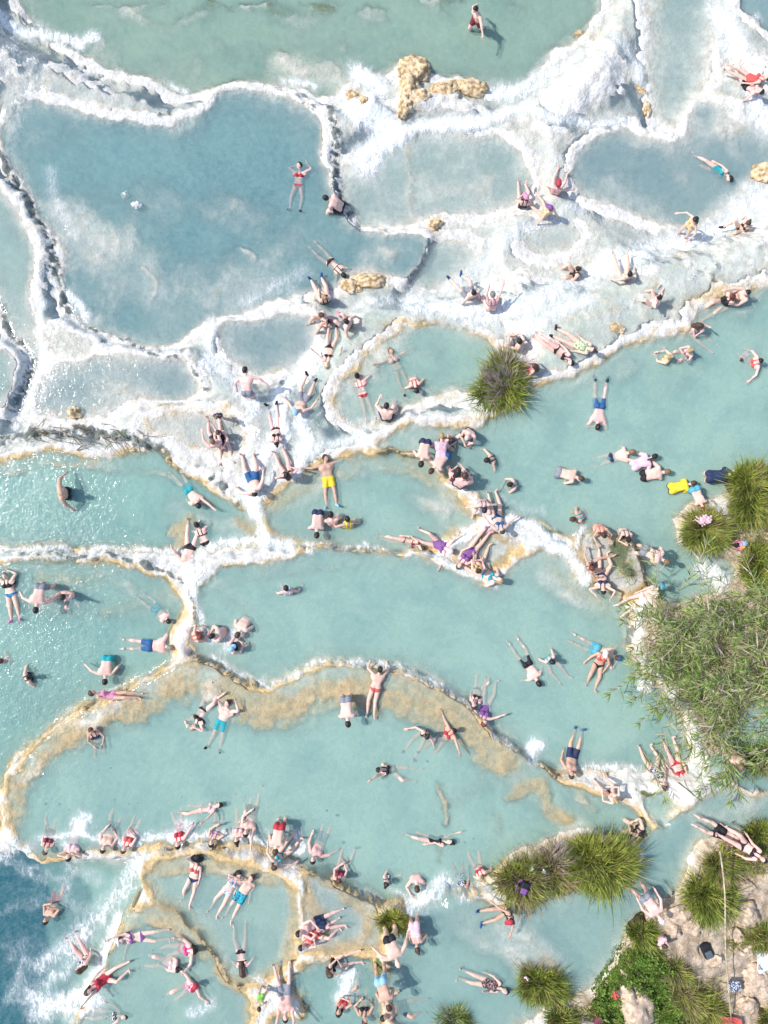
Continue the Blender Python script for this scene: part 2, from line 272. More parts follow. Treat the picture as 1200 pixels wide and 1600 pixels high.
ALGAE = [
 ([(908,457),(946,434)],6.6,0.38),([(1036,404),(1064,388)],3.1,0.40),([(1079,382),(1093,373)],3.8,0.40),([(1184,426),(1206,411)],5.2,0.52),([(1004,404),(1022,397)],4.2,0.50),([(900,479),(923,468)],6.3,0.47),([(1117,440),(1131,431)],4.5,0.49),([(902,418),(921,405)],3.8,0.54),([(931,478),(966,455)],3.1,0.59),([(926,440),(956,420)],4.4,0.58),([(1099,459),(1118,453)],6.9,0.48),([(1017,408),(1047,389)],4.8,0.46),([(1112,452),(1142,433)],3.4,0.46),([(943,484),(964,473)],7.0,0.56),([(1017,399),(1040,383)],6.8,0.51),([(1044,410),(1061,403)],6.1,0.57),([(1005,455),(1026,444)],6.1,0.52),([(700,120)],9,0.49),([(845,180)],9,0.43),([(880,100)],11,0.47),([(930,70)],10,0.41),([(600,360)],9,0.37),([(620,470)],9,0.39),([(650,500)],13,0.40),([(540,500)],12,0.46),([(640,520)],9,0.35),([(430,580)],9,0.45),([(350,640)],13,0.38),([(820,430)],13,0.33),([(760,520)],13,0.44),([(705,395)],9,0.49),([(200,180)],11,0.33),([(330,150)],8,0.34),([(480,155)],9,0.49),([(110,440)],10,0.36),([(60,330)],7,0.44),([(280,560)],12,0.38),([(600,180)],11,0.46),
 ([(110,1155),(170,1122),(240,1094),(290,1076),(340,1085),(400,1118),(450,1114),(510,1090),(560,1084),(620,1095),(680,1118),(730,1150),(765,1178),(790,1195)],40,1),([(26,1270),(34,1235),(66,1192),(114,1154)],24,1),
 ([(690,1230),(700,1265),(698,1292)],8,.9),([(690,1320),(685,1350)],8,.8),([(800,1250),(850,1228),(856,1268),(892,1282)],14,.9),([(780,1300),(772,1270)],11,.6),([(905,1245),(932,1270)],9,.7),
 ([(760,1215)],12,.5),([(640,1165),(700,1170)],16,.4),([(430,790),(500,748),(560,733),(640,733),(700,775),(733,803)],15,.6),([(0,737),(80,726),(180,731),(260,746),(330,787)],11,.6),
 ([(268,832),(290,812),(280,848)],13,.9),([(370,812),(400,832)],13,.8),([(40,898),(150,907),(240,917),(262,960),(247,1000)],19,.55),([(160,960),(220,950)],20,.5),
 ([(335,915),(420,897),(560,890)],11,.35),([(740,915),(800,897)],11,.6),([(855,882),(940,942),(965,972)],18,.45),([(235,1432),(275,1455),(310,1490)],16,.9),([(195,1450),(215,1440)],12,.8),([(255,1365),(330,1358),(420,1380)],14,.8),([(340,1520),(370,1550)],14,.8),([(480,1385),(500,1440),(500,1475)],16,.8),([(240,1578),(275,1548),(312,1520)],6,1),
 ([(450,1390),(455,1440),(445,1490)],14,.6),([(540,1410),(575,1440),(560,1475),(520,1480)],14,1),([(830,1470),(850,1500)],15,.3),([(1050,480),(1110,465),(1190,440)],14,.5),([(880,500),(980,480)],12,.3),
 ([(640,230),(643,330)],7,.5),([(225,640),(300,640)],9,.4),([(600,510),(650,505),(700,503)],9,.7),([(565,560),(600,530)],9,.7),([(760,880)],20,.5),([(760,845)],14,.9),([(960,870),(985,900)],14,.6),
 ([(415,770),(420,800)],9,.4),([(560,440),(595,435)],18,.9),([(648,100),(640,140),(634,178)],26,.62),([(690,140),(755,140)],24,.55),([(550,150),(572,160)],14,.6),([(680,351)],18,.5),([(965,512)],18,.45),([(905,50),(940,60)],14,.4),([(985,140),(1012,175)],12,.5),([(750,650),(700,665)],8,.5),([(900,590),(950,570)],9,.5),
 ([(540,1575),(500,1590)],12,.8),([(585,1540),(590,1580)],8,.8),([(600,1500),(600,1540)],10,.6),([(740,1410),(770,1420)],9,.9),([(990,1280),(1030,1300)],11,.6),
]
SHALLOW = [([(235,1432),(275,1455),(310,1490)],15,.8),([(195,1450),(215,1440)],12,.7),([(255,1365),(330,1358),(420,1380)],13,.75),([(340,1520),(370,1550)],14,.7),([(450,1390),(455,1440),(445,1490)],13,.7),([(480,1385),(500,1440),(500,1475)],15,.8),([(110,1150),(170,1118),(240,1090),(290,1070),(340,1080),(400,1114),(450,1110),(510,1086),(560,1080),(620,1090),(680,1112),(730,1145),(765,1174),(790,1192)],46,.9),
 ([(26,1270),(34,1235),(66,1192),(114,1154)],24,.85),([(690,1230),(700,1265),(698,1292)],8,.8),([(690,1320),(685,1350)],8,.75),([(800,1250),(850,1228),(856,1268),(892,1282)],14,.85),([(780,1300),(772,1270)],11,.6),([(905,1245),(932,1270)],9,.7),([(760,1215)],12,.5),
 ([(100,340),(190,420),(280,490)],45,.35),([(430,400),(400,440)],40,.5),([(225,420),(240,440),(235,465)],6,.9),([(165,385),(190,400)],6,.85),([(375,385),(392,400)],7,.8),([(365,325)],8,.7),([(213,320)],10,.9),([(255,270),(280,310)],16,.3),
 ([(260,945),(160,910),(60,905)],24,.6),([(160,960),(220,950)],18,.5),([(640,165+70),(643,330)],8,.6),([(690,300),(760,290)],24,.6),([(890,290),(950,310)],20,.5),([(1000,60),(1060,80)],16,.3),
 ([(140,0),(220,8),(260,0)],9,.6),([(330,3),(420,6)],8,.7),([(470,0),(520,8)],10,.7),([(570,8),(600,12)],8,.7),([(660,3),(720,0)],9,.7),([(440,90),(480,110)],14,.7),([(545,190-60),(500,120)],12,.5),([(430,790),(500,748),(560,733),(640,733),(700,775),(733,803)],14,.6),([(268,832),(290,812),(280,848)],13,.8),([(370,812),(400,832)],13,.8),
 ([(0,737),(80,726),(180,731),(260,746),(330,787)],9,.7),([(855,882),(940,942),(965,972)],18,.5),([(335,915),(420,897),(560,890)],10,.5),([(300,1390),(440,1400)],20,.3),([(540,1410),(575,1440),(560,1475),(520,1480)],14,.7),([(830,1470),(870,1520)],22,.4),([(650,690),(720,680)],10,.4)]
MOSS = [([(300,4),(360,10)],14,.7),([(430,4),(520,2)],20,.8),([(560,6),(640,0)],15,.7),([(700,2),(790,4)],16,.7),([(820,20)],12,.6),([(380,870),(340,1000)],1,0),([(60,885),(110,884),(140,890)],5,.8),([(915,835),(935,860)],11,.8),([(960,855),(995,900)],20,.75),([(920,850),(950,870)],9,.5),([(850,830),(870,828)],8,.8),([(700,1410),(720,1412)],6,.7),
 ([(360,1490),(390,1540)],8,.6),([(160,1500),(200,1460)],9,.5),([(590,1500),(598,1560)],7,.7),([(1000,1325),(1010,1300)],8,.6),([(1000,1235),(1045,1243)],7,.8),([(0,680),(60,676),(130,672),(200,682),(240,700)],9,.45),([(1010,440),(1110,400)],14,.25),([(930,520),(1050,450)],10,.2)]
CRAG = [([(1080,440),(1115,416)],6.0,0.58),([(981,481),(1014,468)],6.2,0.38),([(959,489),(991,467)],6.6,0.42),([(991,437),(1023,425)],6.9,0.36),([(1169,437),(1192,426)],5.1,0.54),([(1058,405),(1080,395)],3.3,0.39),([(916,497),(931,490)],6.4,0.38),([(1183,387),(1209,371)],4.9,0.42),([(1004,463),(1038,443)],5.7,0.54),([(0,240),(12,265),(30,292),(60,340),(80,382),(88,420),(98,455),(102,485)],6.5,1),([(515,165),(524,200),(526,230),(518,268),(530,300),(545,335)],6,1),([(5,470),(18,530),(50,560),(46,600),(18,640)],5,1),([(130,505),(200,532),(240,552),(300,562),(325,610)],4.5,.7),
 ([(0,682),(60,676),(130,672),(200,682),(240,702),(290,742)],12,.8),([(335,742),(372,792)],8,.9),([(672,378),(655,410),(640,450)],2.5,.9),([(962,940),(984,985),(984,1030),(1000,1052)],4,.9),([(35,25),(55,60)],6,.9),([(118,72),(125,85)],4,.9),([(400,132),(480,158),(500,170)],4,.6),
 ([(130,110),(180,140)],6,.4),([(240,180),(262,172)],5,.7),([(40,864),(100,866),(160,872)],5,.8),([(160,864),(250,884),(285,908)],5,.85),([(292,915),(300,960)],4,.7),([(180,1445),(150,1500)],4,.3),([(300,980),(295,930)],4,.4),([(1050,405),(1150,380)],10,.3),([(470,1540),(478,1580)],8,.7),([(1100,480),(1020,500)],8,.3),([(990,405),(1040,420),(1120,430)],16,.35)]
def strokes(lst):
    out = np.zeros((NX, NY))
    for pts, w, v in lst:
        if v <= 0: continue
        z = level_px(*pts[len(pts) // 2])
        P = np.array([unmap(x, y, level_px(x, y)) for x, y in pts]); pad = w * 2.6
        i0 = int(np.clip((P[:, 0].min() - pad - G0X) // GS, 0, NX)); i1 = int(np.clip((P[:, 0].max() + pad - G0X) // GS + 2, 0, NX))
        j0 = int(np.clip((P[:, 1].min() - pad - G0Y) // GS, 0, NY)); j1 = int(np.clip((P[:, 1].max() + pad - G0Y) // GS + 2, 0, NY))
        d = d_line(cX[i0:i1, j0:j1].astype(float), cY[i0:i1, j0:j1].astype(float), [tuple(q) for q in P])
        out[i0:i1, j0:j1] = np.maximum(out[i0:i1, j0:j1], v * np.exp(-(d / w) ** 2))
    return out
MOTTLE = [([(100,340),(190,420),(280,490)],60,.9),([(300,450),(420,420),(480,380)],55,1),([(230,290),(270,330)],35,.8),([(330,320),(400,350)],40,.8),([(120,230),(150,300)],20,.4),([(560,390),(640,390)],25,.7),([(690,300),(770,290)],40,.8),([(900,280),(1000,320)],34,.8),([(1130,200),(1160,240)],22,.7),([(1040,50),(1070,150)],30,.5),
 ([(430,90),(520,120)],30,.7),([(190,15),(260,40),(330,10)],16,.8),([(420,5),(470,30),(520,0)],18,.9),([(560,15),(600,25)],12,.7),([(660,0),(700,20)],14,.7),([(330,60),(360,90)],16,.5),([(800,5),(830,15)],14,.7),([(60,1200),(120,1150)],20,.5),([(820,1240),(900,1290)],40,.7),([(690,1260),(760,1230)],26,.5),([(720,1440),(800,1480),(860,1520)],50,.7),([(1100,1290),(1180,1262)],24,.6),([(560,600),(600,560)],24,.5),([(640,780),(700,800)],24,.6),([(440,800),(520,760)],26,.6),([(850,900),(930,960)],34,.6),([(330,920),(380,950)],22,.5),([(60,940),(220,960)],34,.7),([(270,800),(380,830)],30,.7),([(880,610),(1000,570)],24,.5),([(640,690),(720,690)],20,.5)]
f_mot = strokes(MOTTLE)
f_foam, f_alg, f_shal, f_moss, f_crag = [strokes(s) for s in (FOAM, ALGAE, SHALLOW, MOSS, CRAG)]

def fields(X, Y):
    """ground height, water height and cover at map points"""
    wx = 9 * fbm(X, Y, 70, 2, 1) + 6.5 * fbm(X, Y, 24, 2, 2) + 4.5 * fbm(X, Y, 10, 2, 10)
    wy = 9 * fbm(X, Y, 70, 2, 3) + 6.5 * fbm(X, Y, 24, 2, 4) + 4.5 * fbm(X, Y, 10, 2, 11)
    xs, ys = X + wx * .55, Y + wy * .55
    num = np.zeros(X.shape); den = np.zeros(X.shape); numw = np.zeros(X.shape); denw = np.zeros(X.shape)
    dep = np.zeros(X.shape); dout = np.full(X.shape, 400.0); alg = np.zeros(X.shape); tint = np.zeros(X.shape + (3,))
    for p, s in zip(POOLS, pool_sdf):
        d = csamp(s, xs, ys) - p[3] * .14 - (2.0 if p[6][0][1] < 640 else 4.0)
        w = math.exp(1.6 * p[1]) / (np.maximum(d, 0) + 2.0) ** 4
        num += w * p[1]; den += w
        w2 = w; numw += w2 * p[1]; denw += w2
        tint += w2[..., None] * np.array(p[4])
        dep = np.maximum(dep, np.where(d < 0, p[2] * (1 - np.exp(np.minimum(d, 0) / p[3])), 0))
        dout = np.minimum(dout, d)
        alg = np.maximum(alg, p[5] * np.where(d < 0, np.exp(-((d + 3) / 10.0) ** 2), np.exp(-(d / 9.0) ** 2)))
    dl = np.full(X.shape, 400.0)
    for (z, P), s in zip(LANDS, land_sdf):
        d = csamp(s, xs, ys); w = math.exp(1.6 * z) / (np.maximum(d, 0) + 2.0) ** 4
        num += w * z; den += w; dl = np.minimum(dl, d)
    L = num / den; Lw = numw / denw; tint /= denw[..., None]
    foam = csamp(f_foam, xs, ys); sh = csamp(f_shal, xs, ys); al = csamp(f_alg, xs, ys); mo = csamp(f_moss, xs, ys); cr = csamp(f_crag, xs, ys)
    n1 = fbm(X, Y, 60, 4, 5); n2 = fbm(X, Y, 18, 3, 6); n3 = fbm(X, Y, 7, 2, 8)
    ridge = 1 - np.abs(fbm(X, Y, 26, 4, 12))
    wet = sstep(760, 640, Y + .1 * (X - 600)) * (1 - sstep(.2, .6, cr))
    n0 = fbm(X, Y, 120, 3, 7)
    floor = dep * (1 + (.28 + .3 * wet) * n1 + .14 * n2 + .35 * wet * n0)
    mt = csamp(f_mot, xs, ys); floor = floor + (np.minimum(floor, np.clip(.17 + .16 * n0 + .10 * n1 + .05 * n2, .02, 9)) - floor) * sstep(.1, .7, mt)
    floor = floor + (np.minimum(floor, .045 + .035 * n2 + .05 * n1) - floor) * sstep(.08, .85, sh * (1 + .35 * n2 + .2 * n1))
    floor = np.where(dep > 0, np.maximum(floor, 0.012 + 0.02 * np.clip(n2, 0, 1)), 0)
    o = np.maximum(dout, 0)
    o = np.maximum(o - 3, 0)
    rim = (0.03 - .075 * wet * sstep(6, 25, o)) * sstep(0, 7, o) + (0.03 * n1 + 0.03 * n2 + 0.012 * n3) * sstep(3, 30, o) + (0.05 * (ridge - .55) + .09 * n0) * sstep(10, 40, o) + .022 * n3 * sstep(0, 5, o) * sstep(30, 10, o)
    crag = cr * (0.10 * np.abs(n3) * 2 + 0.10 * n2 - .04)
    onland = sstep(4, -6, dl)
    T = L - floor + rim + crag + onland * (0.05 * n2 + .05 * n1)
    film = sstep(.35, .8, foam + .22 * n2) * (1 - onland)
    depth = Lw + .042 * wet * sstep(6, 25, o) - T
    W = np.where(depth > 0, Lw, np.minimum(Lw - .02, T - .03))
    W = np.where((dout > 0) & (wet > .05) & (depth > 0) & (onland < .1), T + depth, W)
    W = np.where(dout > 0, np.where(film > .05, np.maximum(W, T + .035 * film - .012), W), W)
    chop = foam * (0.03 * np.abs(n3) + 0.035 * n2 * .5)
    W = W + chop
    return dict(T=T, W=W, alg=np.clip(np.maximum(al * (0.75 + .5 * n1), alg * (0.8 + .5 * n2)), 0, 1), soil=onland, moss=np.clip(mo * (1 + n2), 0, 1), crag=np.clip(cr * (1 + .8 * n3), 0, 1), foam=foam, tint=tint, film=film, dout=dout, L=L)
def beyond(F, X, Y):
    e = np.maximum(np.maximum(-130 - X, X - 1330), np.maximum(-150 - Y, Y - 1750)); k = sstep(20, 420, e)
    F['T'] = F['T'] * (1 - k) + k * (1.0 + .5 * fbm(X, Y, 400, 4, 5)); F['W'] = F['W'] - 4 * k; F['soil'] = np.maximum(F['soil'], sstep(.25, .7, k)); F['moss'] = np.maximum(F['moss'], sstep(.4, .9, k) * (.5 + .5 * fbm(X, Y, 300, 3, 6)))
    return F
def axis(lo, hi, step):
    a = list(np.arange(lo, hi + .1, step)); s = step
    while a[-1] < 9000: s *= 1.3; a.append(a[-1] + s); a.insert(0, a[0] - s)
    return np.array(a)
def sheet(name, X1, Y1, Z, mat):
    nx, ny = len(X1), len(Y1)
    MX, MY = np.meshgrid(X1, Y1, indexing='ij')
    V = np.stack([(MX - 600) / 50, (800 - MY) / 50, Z], -1).reshape(-1, 3)
    i, j = np.meshgrid(np.arange(nx - 1), np.arange(ny - 1), indexing='ij'); a = (i * ny + j).ravel()
    F = np.stack([a, a + 1, a + ny + 1, a + ny], -1)
    return mesh_np(name, V, F, [mat])
def set_attr(o, name, typ, data):
    at = o.data.attributes.new(name, typ, 'POINT')
    at.data.foreach_set('color' if typ == 'FLOAT_COLOR' else 'value', np.asarray(data, dtype=np.float32).ravel())

# ------------------------------------------------------------------ travertine ground
m, nt, out = new_mat('travertine'); b = NB(nt)
pos = b.pos(); cv = b.attr('cover'); sep = b.n('ShaderNodeSeparateColor'); b.l(cv.outputs['Color'], sep.inputs[0])
A, S_, D_ = sep.outputs; Mo = cv.outputs['Alpha']
big = b.noise(pos, .8, 5, .6); mid = b.noise(pos, 4, 6, .65); fin = b.noise(pos, 22, 5, .65)
c = b.mix(b.ramp(mid, .36, .64), (.58, .555, .50), (.84, .815, .755))
c = b.mix(b.math('MULTIPLY', b.ramp(big, .42, .62), .5), c, (.56, .56, .535))
c = b.mix(b.math('MULTIPLY', b.ramp(fin, .5, .68), .35), c, (.48, .455, .40))
c = b.mix(b.math('MULTIPLY', b.ramp(b.noise(pos, 2.2, 6, .7, .5), .52, .70), .55), c, (.66, .56, .40))
c = b.mix(b.math('MULTIPLY', b.ramp(b.noise(pos, 9, 4, .7), .60, .72), .5), c, (.42, .42, .38))
oc = b.mix(b.ramp(mid, .35, .62), (.44, .285, .085), (.70, .47, .18)); oc = b.mix(b.ramp(fin, .52, .72), oc, (.27, .225, .075))
af = b.ramp(b.math('ADD', A, b.math('MULTIPLY', b.math('SUBTRACT', b.noise(pos, 7, 6, .7), .5), .6)), .12, .62)
c = b.mix(b.math('MULTIPLY', af, .84), c, oc)
ms = b.mix(b.ramp(fin, .4, .6), (.07, .09, .025), (.22, .24, .08))
c = b.mix(b.ramp(b.math('ADD', Mo, b.math('MULTIPLY', b.math('SUBTRACT', b.noise(pos, 12, 5, .7), .5), .9)), .25, .8), c, ms)
so_ = b.mix(b.ramp(mid, .35, .65), (.34, .25, .165), (.62, .50, .38)); so_ = b.mix(b.ramp(fin, .5, .7), so_, (.30, .26, .18))
c = b.mix(S_, c, so_)
c = b.mix(b.math('MULTIPLY', b.ramp(b.math('ADD', D_, b.math('MULTIPLY', b.math('SUBTRACT', b.noise(pos, 10, 4, .7), .5), 1.1)), .42, .8), .85), c, (.10, .125, .115))  # crags darkened: rough rock and debris, with the shade of their holes painted in
p = b.n('ShaderNodeBsdfPrincipled'); p.inputs['Roughness'].default_value = .7; p.inputs['Specular IOR Level'].default_value = .35
bp = b.n('ShaderNodeBump'); bp.inputs['Distance'].default_value = .036; bp.inputs['Strength'].default_value = .9
vo = b.n('ShaderNodeTexVoronoi'); vo.feature = 'SMOOTH_F1'; vo.inputs['Scale'].default_value = 7; vo.inputs['Detail'].default_value = 2; vo.inputs['Roughness'].default_value = .6
mxv = b.n('ShaderNodeVectorMath', operation='ADD'); nzv = b.n('ShaderNodeTexNoise'); nzv.inputs['Scale'].default_value = 5; scv = b.n('ShaderNodeVectorMath', operation='SCALE'); scv.inputs['Scale'].default_value = .25; b.l(pos, nzv.inputs['Vector']); b.l(nzv.outputs['Color'], scv.inputs[0]); b.l(pos, mxv.inputs[0]); b.l(scv.outputs[0], mxv.inputs[1]); b.l(mxv.outputs[0], vo.inputs['Vector'])
hsum = b.math('ADD', b.math('ADD', b.math('MULTIPLY', fin, .5), b.noise(pos, 9, 6, .7)), b.math('MULTIPLY', vo.outputs['Distance'], .8)); b.l(hsum, bp.inputs['Height']); b.l(bp.outputs[0], p.inputs['Normal'])
b.l(c, p.inputs['Base Color']); b.l(p.outputs[0], out.inputs['Surface'])
M_TRAV = m

gx, gy = axis(-90, 1290, 3.0), axis(-110, 1710, 3.0)
MX, MY = np.meshgrid(gx, gy, indexing='ij')
F1 = fields(np.clip(MX, -255, 1455), np.clip(MY, -255, 1855))
F1 = beyond(F1, MX, MY)
ground = sheet('ground', gx, gy, F1['T'], M_TRAV); tag(ground, kind='structure')
set_attr(ground, 'cover', 'FLOAT_COLOR', np.stack([F1['alg'], F1['soil'], F1['crag'], F1['moss']], -1))

# ------------------------------------------------------------------ milky thermal water, two sheets so that what lies deeper shows less
def water_mat(name, top):
    m, nt, out = new_mat(name); b = NB(nt); pos = b.pos()
    tn = b.attr('tint'); fo = b.attr('foam').outputs['Fac']; op = tn.outputs['Alpha']
    mp = b.n('ShaderNodeMapping'); mp.inputs['Scale'].default_value = (1, 1, .4); b.l(pos, mp.inputs['Vector']); v = mp.outputs[0]
    big = b.noise(v, .55, 5, .6, .6); fine = b.noise(v, 7, 5, .65, .8)
    c = b.mix(b.ramp(big, .3, .7), (.80, .86, .90), (1.13, 1.07, 1.05)); md = b.noise(v, 1.9, 5, .62, 1.2); c = b.mix(b.ramp(md, .35, .72, 0, .35), c, (1.16, 1.08, 1.04)); 
    c = b.mix(1.0, tn.outputs['Color'], c, 'MULTIPLY')
    c = b.mix(b.ramp(fine, .3, .75, 0, .22), c, (.62, .76, .74))  # fine lighter mottling paints the sheen of small ripples into the colour
    if top:
        ms_ = b.n('ShaderNodeMapping'); ms_.inputs['Scale'].default_value = (1.35, .62, .4); ms_.inputs['Rotation'].default_value = (0, 0, .35); b.l(pos, ms_.inputs['Vector']); fn = b.noise(ms_.outputs[0], 4.6, 9, .74, 1.1); fn2 = b.noise(v, 26, 4, .7, .4)
        s = b.math('ADD', fo, b.math('MULTIPLY', b.math('SUBTRACT', b.math('ADD', b.math('MULTIPLY', fn, .7), b.math('MULTIPLY', fn2, .3)), .5), 2.4))
        ff = b.math('MULTIPLY', b.ramp(s, .25, 1.05), b.ramp(fo, .03, .3))
        halo = b.math('MULTIPLY', b.ramp(fo, .05, .9), b.ramp(fn, .25, .7, .25, .62)); c = b.mix(b.math('MULTIPLY', halo, .8), c, (.74, .80, .80)); c = b.mix(ff, c, (.84, .845, .83)); al = b.math('MAXIMUM', b.math('MAXIMUM', op, halo), b.math('MULTIPLY', ff, .93))
    else: al = op
    rp = b.attr('ripple').outputs['Fac']
    bp = b.n('ShaderNodeBump'); bp.inputs['Strength'].default_value = 1.0
    b.l(b.math('MULTIPLY', rp, .024), bp.inputs['Distance'])
    h = b.math('ADD', b.noise(v, 5, 3, .6, .5), b.math('MULTIPLY', b.noise(v, 15, 2, .5), .42))
    b.l(h, bp.inputs['Height'])
    d = b.n('ShaderNodeBsdfDiffuse'); b.l(c, d.inputs['Color']); t = b.n('ShaderNodeBsdfTransparent')
    if top: b.l(bp.outputs[0], d.inputs['Normal'])
    mx = b.n('ShaderNodeMixShader'); b.l(al, mx.inputs[0]); b.l(t.outputs[0], mx.inputs[1]); b.l(d.outputs[0], mx.inputs[2])
    sh = mx.outputs[0]
    if top:
        g = b.n('ShaderNodeBsdfGlossy'); g.inputs['Roughness'].default_value = .09; b.l(bp.outputs[0], g.inputs['Normal'])
        fr = b.n('ShaderNodeFresnel'); fr.inputs['IOR'].default_value = 1.33; b.l(bp.outputs[0], fr.inputs['Normal'])
        fac = b.math('MULTIPLY', fr.outputs[0], b.math('SUBTRACT', 1.0, b.math('MULTIPLY', ff, .8)))
        m2 = b.n('ShaderNodeMixShader'); b.l(fac, m2.inputs[0]); b.l(sh, m2.inputs[1]); b.l(g.outputs[0], m2.inputs[2]); sh = m2.outputs[0]
    b.l(sh, out.inputs['Surface'])
    return m
def water(name, step, dz, top):
    X1, Y1 = axis(-90, 1290, step), axis(-110, 1710, step)
    MX, MY = np.meshgrid(X1, Y1, indexing='ij')
    F = fields(np.clip(MX, -255, 1455), np.clip(MY, -255, 1855))
    F = beyond(F, MX, MY)
    D = np.maximum(F['W'] - F['T'], 0)
    op = 1 - np.exp(-np.minimum(D, .14) / .24) if top else 1 - np.exp(-np.maximum(D - .14, 0) / .17)
    if top: op = np.maximum(op, .34 * F['film'] * (F['dout'] > 0))
    o = sheet(name, X1, Y1, F['W'] - dz, water_mat(name + '_surface' if top else name + '_depth', top))
    o.name = 'water'
    set_attr(o, 'tint', 'FLOAT_COLOR', np.concatenate([F['tint'], op[..., None]], -1))
    set_attr(o, 'foam', 'FLOAT', F['foam'])
    fb = F['foam']
    left = np.exp(-((MX - 60) / 190) ** 2) * np.exp(-((MY - 1000) / 330) ** 2)
    rp = .32 + .5 * np.clip(fb * 1.5, 0, 1) + .95 * left + .7 * np.exp(-((MX - 40) / 120) ** 2 - ((MY - 800) / 70) ** 2) + .5 * np.exp(-((MX - 30) / 110) ** 2 - ((MY - 1120) / 110) ** 2) + .5 * np.exp(-((MX - 170) / 130) ** 2 - ((MY - 570) / 80) ** 2) + .4 * np.exp(-((MX - 120) / 90) ** 2 - ((MY - 40) / 50) ** 2)
    set_attr(o, 'ripple', 'FLOAT', rp)
    return tag(o, kind='structure')
water('water', 5.0, 0.0, True)
water('water_depth', 8.0, 0.13, False)

# lookups on the built ground
def g_at(x, y):
    F = fields(np.array([600 + x * 50.0]), np.array([800 - y * 50.0])); return float(F['T'][0]), float(F['W'][0])
def place_px(px, py, dz=0.0):               # the point of ground or water that shows at a pixel
    z = level_px(px, py)
    for _ in range(4):
        x, y = unproj(px, py, z + dz); T, W = g_at(x, y); z = max(T, W)
    return x, y, z, T, W

# ------------------------------------------------------------------ people: one continuous body surface, posed by its bones
def snet(f, o, h):
    ins = f < 0
    nx, ny, nz = [n - 1 for n in f.shape]
    cnt = np.zeros((nx, ny, nz), int)
    offs = [(i, j, k) for i in (0, 1) for j in (0, 1) for k in (0, 1)]
    for i, j, k in offs: cnt += ins[i:i + nx, j:j + ny, k:k + nz]
    act = (cnt > 0) & (cnt < 8); idx = -np.ones((nx, ny, nz), int); I = np.argwhere(act); idx[act] = np.arange(len(I))
    P = np.zeros((len(I), 3)); C = np.zeros(len(I))
    for a in offs:
        for ax in range(3):
            if a[ax] == 1: continue
            bb = list(a); bb[ax] = 1
            fa = f[I[:, 0] + a[0], I[:, 1] + a[1], I[:, 2] + a[2]]; fb = f[I[:, 0] + bb[0], I[:, 1] + bb[1], I[:, 2] + bb[2]]
            x = (fa < 0) != (fb < 0); t = np.where(x, fa / np.where(x, fa - fb, 1), 0)
            p = np.array(a, float)[None] + t[:, None] * (np.array(bb) - np.array(a))[None]
            P += np.where(x[:, None], p, 0); C += x
    V = o + h * (I + P / C[:, None])
    Q = []
    for ax in range(3):
        u, v = (ax + 1) % 3, (ax + 2) % 3
        A = ins[tuple(slice(0, -1) if k == ax else slice(None) for k in range(3))]; B = ins[tuple(slice(1, None) if k == ax else slice(None) for k in range(3))]
        for sgn in (0, 1):
            E = np.argwhere((A & ~B) if sgn == 0 else (~A & B))
            ok = (E[:, u] > 0) & (E[:, v] > 0) & (E[:, u] < f.shape[u] - 1) & (E[:, v] < f.shape[v] - 1); E = E[ok]
            q = []
            for du, dv in ((-1, -1), (0, -1), (0, 0), (-1, 0)):
                c = E.copy(); c[:, u] += du; c[:, v] += dv; q.append(idx[c[:, 0], c[:, 1], c[:, 2]])
            q = np.stack(q, -1); Q.append(q if sgn == 0 else q[:, ::-1])
    Q = np.concatenate(Q); return V, Q[(Q >= 0).all(1)]
def cap(p, a, b_, r1, r2, sy=1.0):
    a = np.array(a, float); b_ = np.array(b_, float); q = p * np.array([1, sy, 1]); a = a * np.array([1, sy, 1]); b_ = b_ * np.array([1, sy, 1])
    e = b_ - a; t = np.clip(((q - a) @ e) / (e @ e + 1e-9), 0, 1)
    return (np.linalg.norm(q - a - t[..., None] * e, axis=-1) - (r1 + (r2 - r1) * t)) / (1 + (sy - 1) * .5)
def ell(p, c, r):
    q = (p - np.array(c)) / np.array(r); n = np.linalg.norm(q, axis=-1); return (n - 1) * min(r)
def smin(a, b_, k):
    h = np.clip(.5 + .5 * (b_ - a) / k, 0, 1); return b_ * (1 - h) + a * h - k * h * (1 - h)
CA, SA = math.cos(math.radians(40)), math.sin(math.radians(40))
def skel(sex):
    sw = .185 if sex == 'M' else .16; hw = .09
    J = dict(pel=(0, 0, .96), abd=(0, 0, 1.06), che=(0, -.01, 1.22), neck=(0, -.015, 1.45), head=(0, .015, 1.55), top=(0, .02, 1.73))
    for s, n in ((1, 'R'), (-1, 'L')):
        sh = np.array((s * sw, -.01, 1.405)); el = sh + .285 * np.array((s * CA, 0, -SA)); wr = el + .25 * np.array((s * CA, 0, -SA)); hd = wr + .10 * np.array((s * CA, 0, -SA))
        J.update({'sh' + n: sh, 'el' + n: el, 'wr' + n: wr, 'hd' + n: hd, 'hip' + n: (s * hw, 0, .92), 'kn' + n: (s * .095, .012, .50), 'an' + n: (s * .09, -.02, .085), 'toe' + n: (s * .11, .15, .03)})
    return {k: np.array(v, float) for k, v in J.items()}
